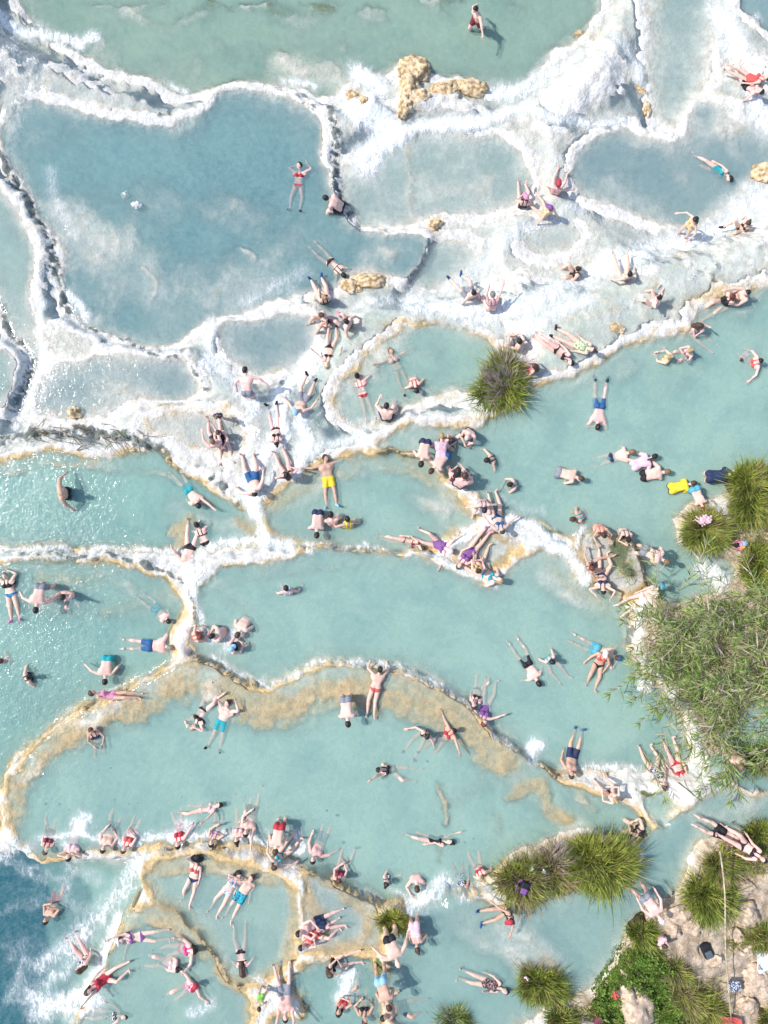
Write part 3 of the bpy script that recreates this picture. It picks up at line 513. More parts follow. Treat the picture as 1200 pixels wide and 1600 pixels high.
def body_sdf(p, sex, J):
    f = sex != 'M'
    chest = cap(p, (-.085, -.005, 1.27), (.085, -.005, 1.27), .118 if not f else .100, .118 if not f else .100, 1.25)
    d = chest
    d = smin(d, cap(p, (-.125, -.01, 1.385), (.125, -.01, 1.385), .07 if not f else .055, .07 if not f else .055, 1.1), .07)
    d = smin(d, cap(p, (-.05, 0, 1.10), (.05, 0, 1.10), .108 if not f else .088, .108 if not f else .088, 1.25), .07)
    pr = .100 if not f else .108
    d = smin(d, cap(p, (-.075, 0, .955), (.075, 0, .955), pr, pr, 1.2), .07)
    for s, n in ((1, 'R'), (-1, 'L')):
        d = smin(d, ell(p, (s * .078, -.055, .925), (.085, .085, .09)), .03)
        if f: d = smin(d, ell(p, (s * .078, .085, 1.265), (.062, .062, .06)), .025)
        else: d = smin(d, ell(p, (s * .08, .075, 1.32), (.085, .045, .065)), .03)
        t0 = .088 if f else .085
        leg = cap(p, J['hip' + n], J['kn' + n], t0, .055)
        leg = smin(leg, cap(p, J['kn' + n], J['an' + n], .053, .036), .02)
        leg = smin(leg, ell(p, (s * .095, -.028, .36), (.05, .05, .10)), .03)
        leg = smin(leg, cap(p, (s * .09, -.045, .04), (s * .115, .13, .022), .038, .026), .03)
        d = smin(d, leg, .03)
        k = 1.0 if not f else .84
        arm = cap(p, J['sh' + n], J['el' + n], .052 * k, .041 * k); arm = smin(arm, cap(p, J['el' + n], J['wr' + n], .041 * k, .027 * k), .02)
        arm = smin(arm, cap(p, J['wr' + n], J['hd' + n] - .02 * np.array((s * CA, 0, -SA)), .029, .036), .02)
        d = smin(d, arm, .035)
    d = smin(d, cap(p, (0, -.015, 1.40), (0, .005, 1.53), .058 if not f else .047, .052 if not f else .044), .035)
    h = ell(p, (0, .015, 1.635), (.078, .096, .108)); h = smin(h, ell(p, (0, .05, 1.57), (.052, .058, .052)), .03)
    h = smin(h, cap(p, (0, .105, 1.635), (0, .122, 1.605), .012, .018), .012)
    for s in (1, -1): h = smin(h, ell(p, (s * .082, .005, 1.625), (.014, .025, .034)), .008)
    return smin(d, h, .02)
def grid(lo, hi, h):
    ax = [np.arange(lo[k], hi[k] + h, h) for k in range(3)]
    return np.stack(np.meshgrid(*ax, indexing='ij'), -1), np.array(lo), h
def sbox(p, lo, hi):
    lo = np.array(lo); hi = np.array(hi); q = np.abs(p - (lo + hi) / 2) - (hi - lo) / 2
    return np.linalg.norm(np.maximum(q, 0), axis=-1) + np.minimum(q.max(-1), 0)
BONES = ['hips', 'belly', 'chest', 'head', 'uaR', 'faR', 'haR', 'uaL', 'faL', 'haL', 'thR', 'shR', 'ftR', 'thL', 'shL', 'ftL']
def weights(V, J):
    def dl(a, b_):
        a = np.asarray(a, float); b_ = np.asarray(b_, float); e = b_ - a; t = np.clip(((V - a) @ e) / (e @ e + 1e-9), 0, 1); return np.linalg.norm(V - a - t[:, None] * e, axis=1)
    D = np.zeros((len(V), 16))
    D[:, 0] = np.minimum(dl((-.07, 0, .985), (.07, 0, .985)), dl((0, 0, .93), (0, 0, 1.0)))
    D[:, 1] = dl((-.04, 0, 1.10), (.04, 0, 1.10)); D[:, 2] = np.minimum(dl((-.12, 0, 1.36), (.12, 0, 1.36)), dl((-.06, 0, 1.24), (.06, 0, 1.24)))
    D[:, 3] = np.minimum(dl((0, 0, 1.52), (0, .02, 1.70)), dl((0, .07, 1.57), (0, .02, 1.6)))
    for n, o in (('R', 4), ('L', 7)):
        D[:, o] = dl(J['sh' + n] + (J['el' + n] - J['sh' + n]) * .15, J['el' + n]); D[:, o + 1] = dl(J['el' + n], J['wr' + n]); D[:, o + 2] = dl(J['wr' + n], J['wr' + n] + (J['hd' + n] - J['wr' + n]) * 2.2)
    for n, o in (('R', 10), ('L', 13)):
        D[:, o] = dl(J['hip' + n], J['kn' + n]); D[:, o + 1] = dl(J['kn' + n], J['an' + n]); D[:, o + 2] = dl(J['an' + n] - np.array((0, .02, .04)), J['toe' + n])
    Wt = 1 / (D + .012) ** 5
    sx = V[:, 0]
    for n, o, s in (('R', 4, 1), ('L', 7, -1)):
        Wt[:, o:o + 3] *= sstep(.10, .20, sx * s)[:, None]
        Wt[:, o + 6 + (0 if n == 'R' else 0):o + 6] *= 1
    for o, s in ((10, 1), (13, -1)): Wt[:, o:o + 3] *= (sstep(-.012, .012, sx * s) * sstep(1.08, .98, V[:, 2]))[:, None]
    Wt[:, 3] *= sstep(1.42, 1.52, V[:, 2]); Wt[:, 0:3] *= sstep(.80, .93, V[:, 2])[:, None]
    arm = (np.abs(sx) > .36); Wt[arm, 0:4] = 0
    return Wt / Wt.sum(1, keepdims=True)
def tube_pts(pts, rad, n=5):
    V = []; F = []; pts = [np.array(q, float) for q in pts]
    for i, q in enumerate(pts):
        t = pts[min(i + 1, len(pts) - 1)] - pts[max(i - 1, 0)]; t = t / (np.linalg.norm(t) + 1e-9)
        u = np.cross(t, (0.31, .82, .47)); u /= np.linalg.norm(u); v = np.cross(t, u)
        for k in range(n): a = 2 * math.pi * k / n; V.append(q + rad[i] * (math.cos(a) * u + math.sin(a) * v))
    for i in range(len(pts) - 1):
        for k in range(n): F.append((i * n + k, i * n + (k + 1) % n, (i + 1) * n + (k + 1) % n, (i + 1) * n + k))
    c = len(V); V.append(pts[-1]); o = (len(pts) - 1) * n
    for k in range(n): F.append((o + k, o + (k + 1) % n, c, c))
    return V, F
class Tmpl: pass
TM = {}
for sex in 'MF':
    J = skel(sex); t = Tmpl(); t.J = J; h = .023
    p, o, _ = grid((-.70, -.24, -.04), (.70, .28, 1.80), h)
    V, Q = snet(body_sdf(p, sex, J), o, h)
    V = list(V); F = [tuple(q) for q in Q]; mi = [0] * len(F)
    for s, n in ((1, 'R'), (-1, 'L')):                 # five fingers, thumb from the side of the palm
        ad = np.array((s * CA, 0, -SA)); lat = np.array((0, 1.0, 0)); dn = np.array((-s * SA, 0, -CA)); wr = J['wr' + n]
        for lo_, ln, r in ((-.028, .062, .0085), (-.009, .074, .0095), (.011, .080, .0095), (.030, .072, .009)):
            b0 = wr + ad * .075 - lat * -lo_; tip = b0 + ad * (ln + .02)
            fv, ff = tube_pts([b0, b0 + ad * .04 + dn * .002, b0 + ad * .07 + dn * .010, tip * .4 + (b0 + ad * (ln + .01) + dn * .02) * .6], [r * 1.1, r, r * .95, r * .7], 5)
            k = len(V); V += fv; F += [tuple(i + k for i in q) for q in ff]; mi += [0] * len(ff)
        b0 = wr + ad * .025 + lat * .02
        fv, ff = tube_pts([b0, b0 + ad * .03 + lat * .028, b0 + ad * .058 + lat * .042, b0 + ad * .078 + lat * .046], [.013, .012, .011, .008], 5)
        k = len(V); V += fv; F += [tuple(i + k for i in q) for q in ff]; mi += [0] * len(ff)
    for s in (1, -1):
        for (c, r, mm) in (((s * .031, .100, 1.642), (.012, .010, .006), 1), ((s * .031, .104, 1.664), (.018, .007, .003), 1)):
            k = len(V); ring = [(c[0] + r[0] * math.cos(a), c[1] + r[1] * .2, c[2] + r[2] * math.sin(a)) for a in np.arange(6) * math.pi / 3]
            V += [np.array(q) for q in ring] + [np.array((c[0], c[1] + r[1], c[2]))]; F += [(k + i, k + (i + 1) % 6, k + 6, k + 6) for i in range(6)]; mi += [mm] * 6
    c, r = (0, .106, 1.574), (.026, .009, .009); k = len(V)
    V += [np.array((c[0] + r[0] * math.cos(a), c[1], c[2] + r[2] * math.sin(a))) for a in np.arange(6) * math.pi / 3] + [np.array((c[0], c[1] + r[1], c[2]))]
    F += [(k + i, k + (i + 1) % 6, k + 6, k + 6) for i in range(6)]; mi += [2] * 6
    t.V = np.array(V); t.F = [q if q[2] != q[3] else q[:3] for q in F]; t.mi = mi; t.W = weights(t.V, J); TM[sex] = t
def normals_of(V, F):
    N = np.zeros_like(V)
    for q in F:
        n = np.cross(V[q[1]] - V[q[0]], V[q[2]] - V[q[0]])
        for i in q: N[i] += n
    return N / (np.linalg.norm(N, axis=1, keepdims=True) + 1e-12)
for t in TM.values(): t.N = normals_of(t.V, t.F)
GARM = {}
def garment(sex, kind):
    key = (sex, kind)
    if key in GARM: return GARM[key]
    J = TM[sex].J; h = .017
    A = lambda p: np.abs(p[..., 0])
    if kind in ('trunks', 'briefs', 'bottom'):
        p, o, _ = grid((-.25, -.22, .55), (.25, .24, 1.08), h); bd = body_sdf(p, sex, J)
        if kind == 'trunks': r = np.maximum(np.maximum(p[..., 2] - 1.01, .66 - p[..., 2]), -1); d = np.maximum(bd - .017, r)
        elif kind == 'briefs': d = np.maximum(bd - .010, np.maximum(p[..., 2] - .995, (.80 + .55 * A(p) - p[..., 2]) * .85))
        else: d = np.maximum(bd - .009, np.maximum(p[..., 2] - .965, (.80 + .72 * A(p) - p[..., 2]) * .8))
    elif kind == 'top':
        p, o, _ = grid((-.25, -.22, 1.14), (.25, .24, 1.48), h); bd = body_sdf(p, sex, J); y = p[..., 1]
        band = sbox(p, (-.22, -.25, 1.215), (.22, .25, 1.245)); cup = np.minimum(ell(p, (.076, .11, 1.268), (.062, .09, .056)), ell(p, (-.076, .11, 1.268), (.062, .09, .056)))
        st = np.minimum(sbox(p, (.05, -.25, 1.23), (.082, .25, 1.5)), sbox(p, (-.082, -.25, 1.23), (-.05, .25, 1.5)))
        d = np.maximum(bd - .011, np.minimum(np.minimum(band, cup), st))
    elif kind == 'onepiece':
        p, o, _ = grid((-.26, -.22, .74), (.26, .24, 1.48), h); bd = body_sdf(p, sex, J); y = p[..., 1]
        lowcut = (.80 + .6 * A(p) - p[..., 2]) * .85; topcut = p[..., 2] - (1.335 - .09 * sstep(.05, -.08, y))
        st = np.minimum(sbox(p, (.05, -.25, 1.2), (.09, .25, 1.5)), sbox(p, (-.09, -.25, 1.2), (-.05, .25, 1.5)))
        d = np.maximum(bd - .010, np.maximum(np.minimum(np.maximum(topcut, A(p) - .175), st), lowcut))
    elif kind == 'shirt':
        p, o, _ = grid((-.40, -.24, .84), (.40, .26, 1.50), h); bd = body_sdf(p, sex, J)
        d = np.maximum(bd - .022, np.maximum(np.maximum(.88 - p[..., 2], p[..., 2] - 1.445), A(p) - .345))
    elif kind in ('shoeR', 'shoeL'):
        s = 1 if kind[-1] == 'R' else -1
        p, o, _ = grid((.01 if s > 0 else -.20, -.14, -.05), (.20 if s > 0 else -.01, .22, .16), .015); bd = body_sdf(p, sex, J); d = np.maximum(bd - .012, p[..., 2] - .085)
    elif kind.startswith('hair'):
        p, o, _ = grid((-.22, -.30, 1.00), (.22, .22, 1.84), .0175); x, y, z = p[..., 0], p[..., 1], p[..., 2]
        sc = ell(p, (0, .012, 1.638), (.093, .110, .122))
        face = (y - .055) - .0 * z; cut = np.maximum(face + .55 * (1.665 - z), 1.56 - z + .35 * y)
        d = np.maximum(sc, np.minimum(cut, np.maximum(1.69 - z + .25 * (y - .02), -1)))
        if kind == 'hair_long':
            d = smin(d, cap(p, (0, -.07, 1.64), (0, -.125, 1.30), .082, .07, 1.3), .03)
            for s in (1, -1): d = smin(d, cap(p, (s * .075, -.02, 1.63), (s * .10, -.07, 1.36), .035, .03), .03)
        if kind == 'hair_bun': d = smin(d, ell(p, (0, -.085, 1.735), (.048, .048, .045)), .02)
        if kind == 'hair_tail': d = smin(d, cap(p, (0, -.10, 1.68), (0, -.16, 1.36), .034, .02), .02)
    elif kind == 'cap':
        p, o, _ = grid((-.20, -.22, 1.52), (.20, .30, 1.84), .0175); z = p[..., 2]
        d = np.maximum(ell(p, (0, .012, 1.645), (.105, .120, .128)), 1.665 - z)
        d = np.minimum(d, np.maximum(ell(p, (0, .12, 1.675), (.085, .10, .03)), .06 - p[..., 1]))
    elif kind == 'hat':
        p, o, _ = grid((-.30, -.30, 1.56), (.30, .32, 1.88), .0175)
        d = np.maximum(ell(p, (0, .01, 1.67), (.108, .122, .15)), 1.665 - p[..., 2]); d = np.minimum(d, ell(p, (0, .01, 1.685), (.215, .225, .022)))
    V, Q = snet(d, o, h if kind in ('trunks', 'briefs', 'bottom', 'top', 'onepiece', 'shirt') else (.015 if kind.startswith('shoe') else .0175))
    g = Tmpl(); g.V = V; g.F = Q; g.N = normals_of(V, Q)
    if kind.startswith('hair') or kind in ('cap', 'hat'):
        g.W = np.zeros((len(V), 16)); g.W[:, 3] = 1
        if kind in ('hair_long', 'hair_tail'): lw = sstep(1.52, 1.34, V[:, 2]); g.W[:, 3] = 1 - lw * .8; g.W[:, 2] = lw * .8
    elif kind.startswith('shoe'):
        g.W = np.zeros((len(V), 16)); g.W[:, 12 if kind[-1] == 'R' else 15] = 1
    else: g.W = weights(V, J)
    GARM[key] = g; return g

def nrm(v): v = np.array(v, float); return v / (np.linalg.norm(v) + 1e-12)
def minrot(a, b_):
    a = nrm(a); b_ = nrm(b_); c = float(a @ b_)
    if c < -.9999:
        k = nrm(np.cross(a, (0.3, .5, .81))); return 2 * np.outer(k, k) - np.eye(3)
    v = np.cross(a, b_); K = np.array([[0, -v[2], v[1]], [v[2], 0, -v[0]], [-v[1], v[0], 0]]); return np.eye(3) + K + K @ K / (1 + c)
def frame(up, front):
    u = nrm(up); f = np.array(front, float); f = nrm(f - (f @ u) * u); r = np.cross(f, u); return np.stack([r, f, u], 1)
# pose: torso up (forward,up), torso front (forward,up), leg dirs (out, forward, up), curl of chest and nod of head (radians), height of pelvis over its support, sink under water
POSES = {
 'sup':  dict(up=(-1,.10), fr=(.1,1), th=(.13,1,.0), sh=(.04,1,-.02), ft=(.2,.35,1), curl=.05, nod=.12, hgt=.12, sink=.20),
 'pro':  dict(up=(-1,.08), fr=(-.08,-1), th=(.12,1,-.02), sh=(.03,1,.02), ft=(.1,1,-.3), curl=-.10, nod=-.35, hgt=.12, sink=.19),
 'rec':  dict(up=(-.86,.5), fr=(.5,.86), th=(.16,1,.02), sh=(.02,1,-.06), ft=(.2,.4,1), curl=.18, nod=.3, hgt=.12, sink=.28),
 'sit':  dict(up=(-.35,1), fr=(1,.35), th=(.2,1,.06), sh=(.0,1,-.08), ft=(.2,.5,1), curl=.25, nod=.25, hgt=.13, sink=.26),
 'kne':  dict(up=(-.35,1), fr=(1,.35), th=(.28,.8,.6), sh=(-.08,.45,-.9), ft=(.1,1,-.2), curl=.4, nod=.3, hgt=.13, sink=.22),
 'lean': dict(up=(.55,.85), fr=(.85,-.55), th=(.35,.9,.15), sh=(.05,.4,-.9), ft=(.1,1,0), curl=.35, nod=.25, hgt=.13, sink=.26),
 'cro':  dict(up=(.12,1), fr=(1,-.12), th=(.35,.9,-.1), sh=(.0,.1,-1), ft=(.1,1,0), curl=.3, nod=.3, hgt=.3, sink=.78),
 'std':  dict(up=(.03,1), fr=(1,-.03), th=(.10,.06,-1), sh=(.03,-.08,-1), ft=(.2,1,-.2), curl=.12, nod=.25, hgt=.90, sink=.48),
 'walk': dict(up=(.10,1), fr=(1,-.1), thR=(.06,.42,-1), shR=(.02,-.15,-1), thL=(.06,-.30,-1), shL=(.02,-.75,-1), ft=(.1,1,-.3), curl=.1, nod=.15, hgt=.86, sink=.30),
 'bend': dict(up=(-1,.32), fr=(-.32,-1), th=(.14,.05,-1), sh=(.03,.12,-1), ft=(.1,-1,-.1), curl=.15, nod=-.1, hgt=.82, sink=.55),
 'swim': dict(up=(-1,.22), fr=(-.22,-1), th=(.16,1,-.12), sh=(.05,1,-.1), ft=(.1,1,-.4), curl=-.2, nod=-.5, hgt=.12, sink=.22),
 'side': dict(up=(-1,.18), fr=(.15,.45), th=(.1,.9,.15), sh=(.0,.8,-.2), ft=(.1,.6,.6), curl=.25, nod=.2, hgt=.13, sink=.22),
}
ARMS = {'side': ((.22,.05,-1),(.1,.2,-1)), 'head': ((.9,.05,.55),(-.75,-.25,.75)), 'out': ((1,.05,.12),(1,.1,.15)), 'fwd': ((.3,.9,-.35),(-.15,1,-.1)), 'back': ((.4,-.45,-.8),(.25,-.3,-1)),
        'up': ((.30,.35,1),(.05,.3,1)), 'lap': ((.3,.3,-1),(-.5,.75,-.5)), 'face': ((.4,.75,-.45),(-.35,.3,.9)), 'fold': ((.75,.35,.55),(-.95,.25,.15)), 'wide': ((.8,.3,-.5),(.5,.6,-.5)),
        'hug': ((.35,.75,-.6),(-.75,.65,-.1)), 'down': ((.12,1,-.1),(.05,1,.1)), 'rim': ((.75,.7,.25),(-.25,.9,.5)), 'akimbo': ((.75,-.1,-.7),(-.7,.25,-.75)), 'phone': ((.25,.8,-.2),(-.2,.8,.8))}
def pose_bones(J, ps, arms, rng):
    B = {}
    P = POSES[ps]; up = (0, P['up'][0], P['up'][1]); fr = (0, P['fr'][0], P['fr'][1])
    if ps == 'side': fr = (.85 * rng.choice((-1, 1)), P['fr'][0], P['fr'][1])
    R0 = frame(up, fr); pos = {}
    def bend(R, a):                                         # pitch forward about the torso's right axis
        c, s = math.cos(a), math.sin(a); return R @ np.array([[1, 0, 0], [0, c, s], [0, -s, c]])
    def twist(R, a):
        c, s = math.cos(a), math.sin(a); return R @ np.array([[c, -s, 0], [s, c, 0], [0, 0, 1]])
    cu = P['curl'] + rng.uniform(-.08, .08); tw = rng.uniform(-.32, .32)
    R1 = twist(bend(R0, cu * .5), tw * .5); R2 = twist(bend(R0, cu), tw); R3 = twist(bend(R2, P['nod'] + rng.uniform(-.12, .12)), rng.uniform(-.7, .7))
    p0 = np.zeros(3); B['hips'] = (R0, J['pel'], p0)
    p1 = p0 + R0 @ (J['abd'] - J['pel']); B['belly'] = (R1, J['abd'], p1)
    p2 = p1 + R1 @ (J['che'] - J['abd']); B['chest'] = (R2, J['che'], p2)
    p3 = p2 + R2 @ (J['neck'] - J['che']); B['head'] = (R3, J['neck'], p3)
    aR, aL = (arms.split('/') + [None])[:2] if '/' in arms else (arms, arms)
    for s, n, an in ((1, 'R', aR), (-1, 'L', aL)):
        ua, fa = ARMS[an]; jit = lambda v: np.array(v, float) + rng.uniform(-.3, .3, 3)
        ua = R2 @ (jit(ua) * np.array((s, 1, 1))); fa = R2 @ (jit(fa) * np.array((s, 1, 1)))
        rd = J['el' + n] - J['sh' + n]
        Ru = minrot(R2 @ rd, ua) @ R2; q = p2 + R2 @ (J['sh' + n] - J['che']); B['ua' + n] = (Ru, J['sh' + n], q)
        q = q + Ru @ (J['el' + n] - J['sh' + n]); Rf = minrot(Ru @ rd, fa) @ Ru; B['fa' + n] = (Rf, J['el' + n], q)
        q = q + Rf @ (J['wr' + n] - J['el' + n]); B['ha' + n] = (Rf, J['wr' + n], q)
        th = np.array(P.get('th' + n, P.get('th')), float) + rng.uniform(-.13, .13, 3) * (1, .6, .6); sh = np.array(P.get('sh' + n, P.get('sh')), float) + rng.uniform(-.14, .14, 3) * (1, .6, .6); ft = np.array(P['ft'], float)
        if ps in ('sit', 'rec', 'sup') and rng.random() < .33 and n == 'R': th = th + np.array((.15, -.1, .42)); sh = sh + np.array((-.15, -.1, -.42))
        ov = R0 @ np.array((s, 0, 0)); ov[2] *= .4
        w = lambda v: nrm(v[0] * ov + np.array((0, v[1], v[2])))
        rd = np.array((0, 0, -1.0)); Rt = minrot(R0 @ rd, w(th)) @ R0; q = p0 + R0 @ (J['hip' + n] - J['pel']); B['th' + n] = (Rt, J['hip' + n], q)
        q = q + Rt @ (J['kn' + n] - J['hip' + n]); Rs = minrot(Rt @ rd, w(sh)) @ Rt; B['sh' + n] = (Rs, J['kn' + n], q)
        q = q + Rs @ (J['an' + n] - J['kn' + n]); Rk = minrot(Rs @ np.array((0, 1.0, -.1)), w(ft)) @ Rs
        B['ft' + n] = (Rk if ps not in ('pro', 'swim') else minrot(Rs @ np.array((0, 1.0, -.1)), Rs @ np.array((0, .45, -1))) @ Rs, J['an' + n], q)
    return B
def skin_pts(V, W, B):
    out = np.zeros_like(V)
    for i, bn in enumerate(BONES):
        R, j0, j1 = B[bn]; out += W[:, i:i + 1] * ((V - j0) @ R.T + j1)
    return out
def skin_mat(name, c): return basic(name, c, .48, .05, 9, .35, sss=0)
SKINS = [skin_mat('skin_fair', (.76, .50, .41)), skin_mat('skin_rosy', (.78, .475, .41)), skin_mat('skin_light', (.72, .48, .375)), skin_mat('skin_tan', (.58, .36, .26)), skin_mat('skin_brown', (.45, .27, .185))]
M_EYE = basic('eye_dark', (.03, .02, .015), .3, 0, 5); M_LIP = basic('lips', (.42, .15, .13), .5, 0, 5)
HAIRC = {k: basic('hair_' + k, c, .5, .25, 60, .4, bump=.004) for k, c in dict(dark=(.022, .016, .014), brown=(.075, .042, .026), light=(.22, .135, .07), blonde=(.40, .28, .14), red=(.17, .038, .02), grey=(.24, .22, .21)).items()}
CLO = dict(black=(.018, .018, .022), navy=(.022, .035, .085), blue=(.03, .11, .26), red=(.46, .04, .06), coral=(.62, .10, .09), pink=(.72, .26, .42), white=(.80, .79, .77), teal=(.02, .34, .38), yellow=(.80, .60, .04), grey=(.24, .25, .28), purple=(.22, .09, .27), green=(.12, .42, .10), cyan=(.09, .36, .46), palepink=(.78, .50, .55), maroon=(.22, .03, .05), lightblue=(.30, .52, .68), lime=(.30, .65, .12), ybikini=(.72, .55, .16), magenta=(.66, .06, .24))
PAT = dict(bluepat=((.05, .30, .55), (.02, .03, .12)), tealpat=((.03, .42, .50), (.02, .05, .12)), greenpat=((.62, .64, .42), (.10, .20, .12)), dotpat=((.02, .02, .03), (.75, .73, .70)), navypat=((.02, .03, .09), (.68, .69, .72)), pinkpat=((.72, .10, .28), (.80, .55, .62)), skypat=((.70, .74, .78), (.05, .22, .42)), stripe=((.02, .02, .03), (.42, .25, .22)))
CM = {}
def cloth(c):
    if c not in CM:
        if c in PAT: CM[c] = basic('fabric_' + c, PAT[c][0], .7, .05, 26, .3, second=PAT[c][1], cut=(.50, .54))
        else: CM[c] = basic('fabric_' + c, CLO[c], .7, .12, 30, .3, bump=.004)
    return CM[c]
HAIRK = {'s': 'hair_short', 'l': 'hair_long', 'b': 'hair_bun', 't': 'hair_tail'}; HAIRN = {'d': 'dark', 'b': 'brown', 'y': 'blonde', 'g': 'grey', 'r': 'red', 'n': 'light'}
GN = {'tr': [('trunks', 'swim_trunks')], 'br': [('briefs', 'swim_briefs')], 'bk': [('bottom', 'bikini_bottom'), ('top', 'bikini_top')], 'bt': [('bottom', 'bikini_bottom')], 'tp': [('top', 'bikini_top')], 'op': [('onepiece', 'swimsuit')], 'sh': [('shirt', 'shirt')], 'shoe': [('shoeR', 'water_shoe'), ('shoeL', 'water_shoe')]}
GROUP = 'bathers in the thermal pools'
def person(k, hx, hy, ang, ps, arms, sex, outfit, hair, label, sc=1.0, fat=None, sink=None, dz=0.0, skin=None, group=GROUP):
    rng = np.random.default_rng(1000 + k); t = TM['M' if sex == 'M' else 'F']; P = POSES[ps]
    if fat is None: fat = float(rng.uniform(-.004, .012)) if sex != 'M' else float(rng.uniform(-.002, .018))
    scl = sc * (.975 if sex == 'M' else .93); J = t.J; B = pose_bones(J, ps, arms, rng)
    a = math.radians(ang - 90) + rng.uniform(-.05, .05); Rz = np.array([[math.cos(a), -math.sin(a), 0], [math.sin(a), math.cos(a), 0], [0, 0, 1]])
    fade = np.clip((1.5 - t.V[:, 2]) / .12, .1, 1)[:, None] * np.where(np.abs(t.V[:, 0:1]) > .5, .2, 1) * np.where(t.V[:, 2:3] < .2, .2, 1)
    Rh, jh, ph = B['head']; head = Rz @ (Rh @ (np.array((0, .01, 1.64)) - jh) + ph) * scl
    sk = P['sink'] if sink is None else sink; hg = P['hgt'] * scl
    z = level_px(hx, hy); x = y = 0
    for _ in range(4):
        X0, Y0 = unproj(hx, hy, z + head[2]); x, y = X0 - head[0], Y0 - head[1]
        T, Wl = g_at(x, y); base = max(T, Wl - sk); z = base + hg + dz
    root = np.array((x, y, z))
    V = skin_pts(t.V + t.N * fat * fade, t.W, B) * scl
    low = V[:, 2].min() if ps in ('std', 'walk', 'bend') else None
    W3 = V @ Rz.T
    mats = [SKINS[skin] if skin is not None else SKINS[int(rng.choice(5, p=(.3, .3, .25, .12, .03)))], M_EYE, M_LIP]
    body = mesh_np('person', W3, t.F, mats, None, True, t.mi); body.location = root
    tag(body, label, 'person', group)
    def wear(kind, name, mat):
        g = garment('M' if sex == 'M' else 'F', kind); fd = np.clip((1.5 - g.V[:, 2]) / .12, 0, 1)[:, None] * np.where(g.V[:, 2:3] < .2, .2, 1)
        v = skin_pts(g.V + g.N * fat * fd, g.W, B) * scl @ Rz.T
        return mesh_np(name, v, g.F, [mat], body)
    for part in outfit.split('+'):
        if not part: continue
        kd, c = part.split(':')
        for kind, name in GN[kd]: wear(kind, name, cloth(c))
    for hpart in hair.split('+'):
        if hpart in ('', 'no'): continue
        if ':' in hpart:
            kd, c = hpart.split(':'); wear(kd, kd, cloth(c))
        else: wear(HAIRK[hpart[0]], 'hair', HAIRC[HAIRN[hpart[1]]])
    return body

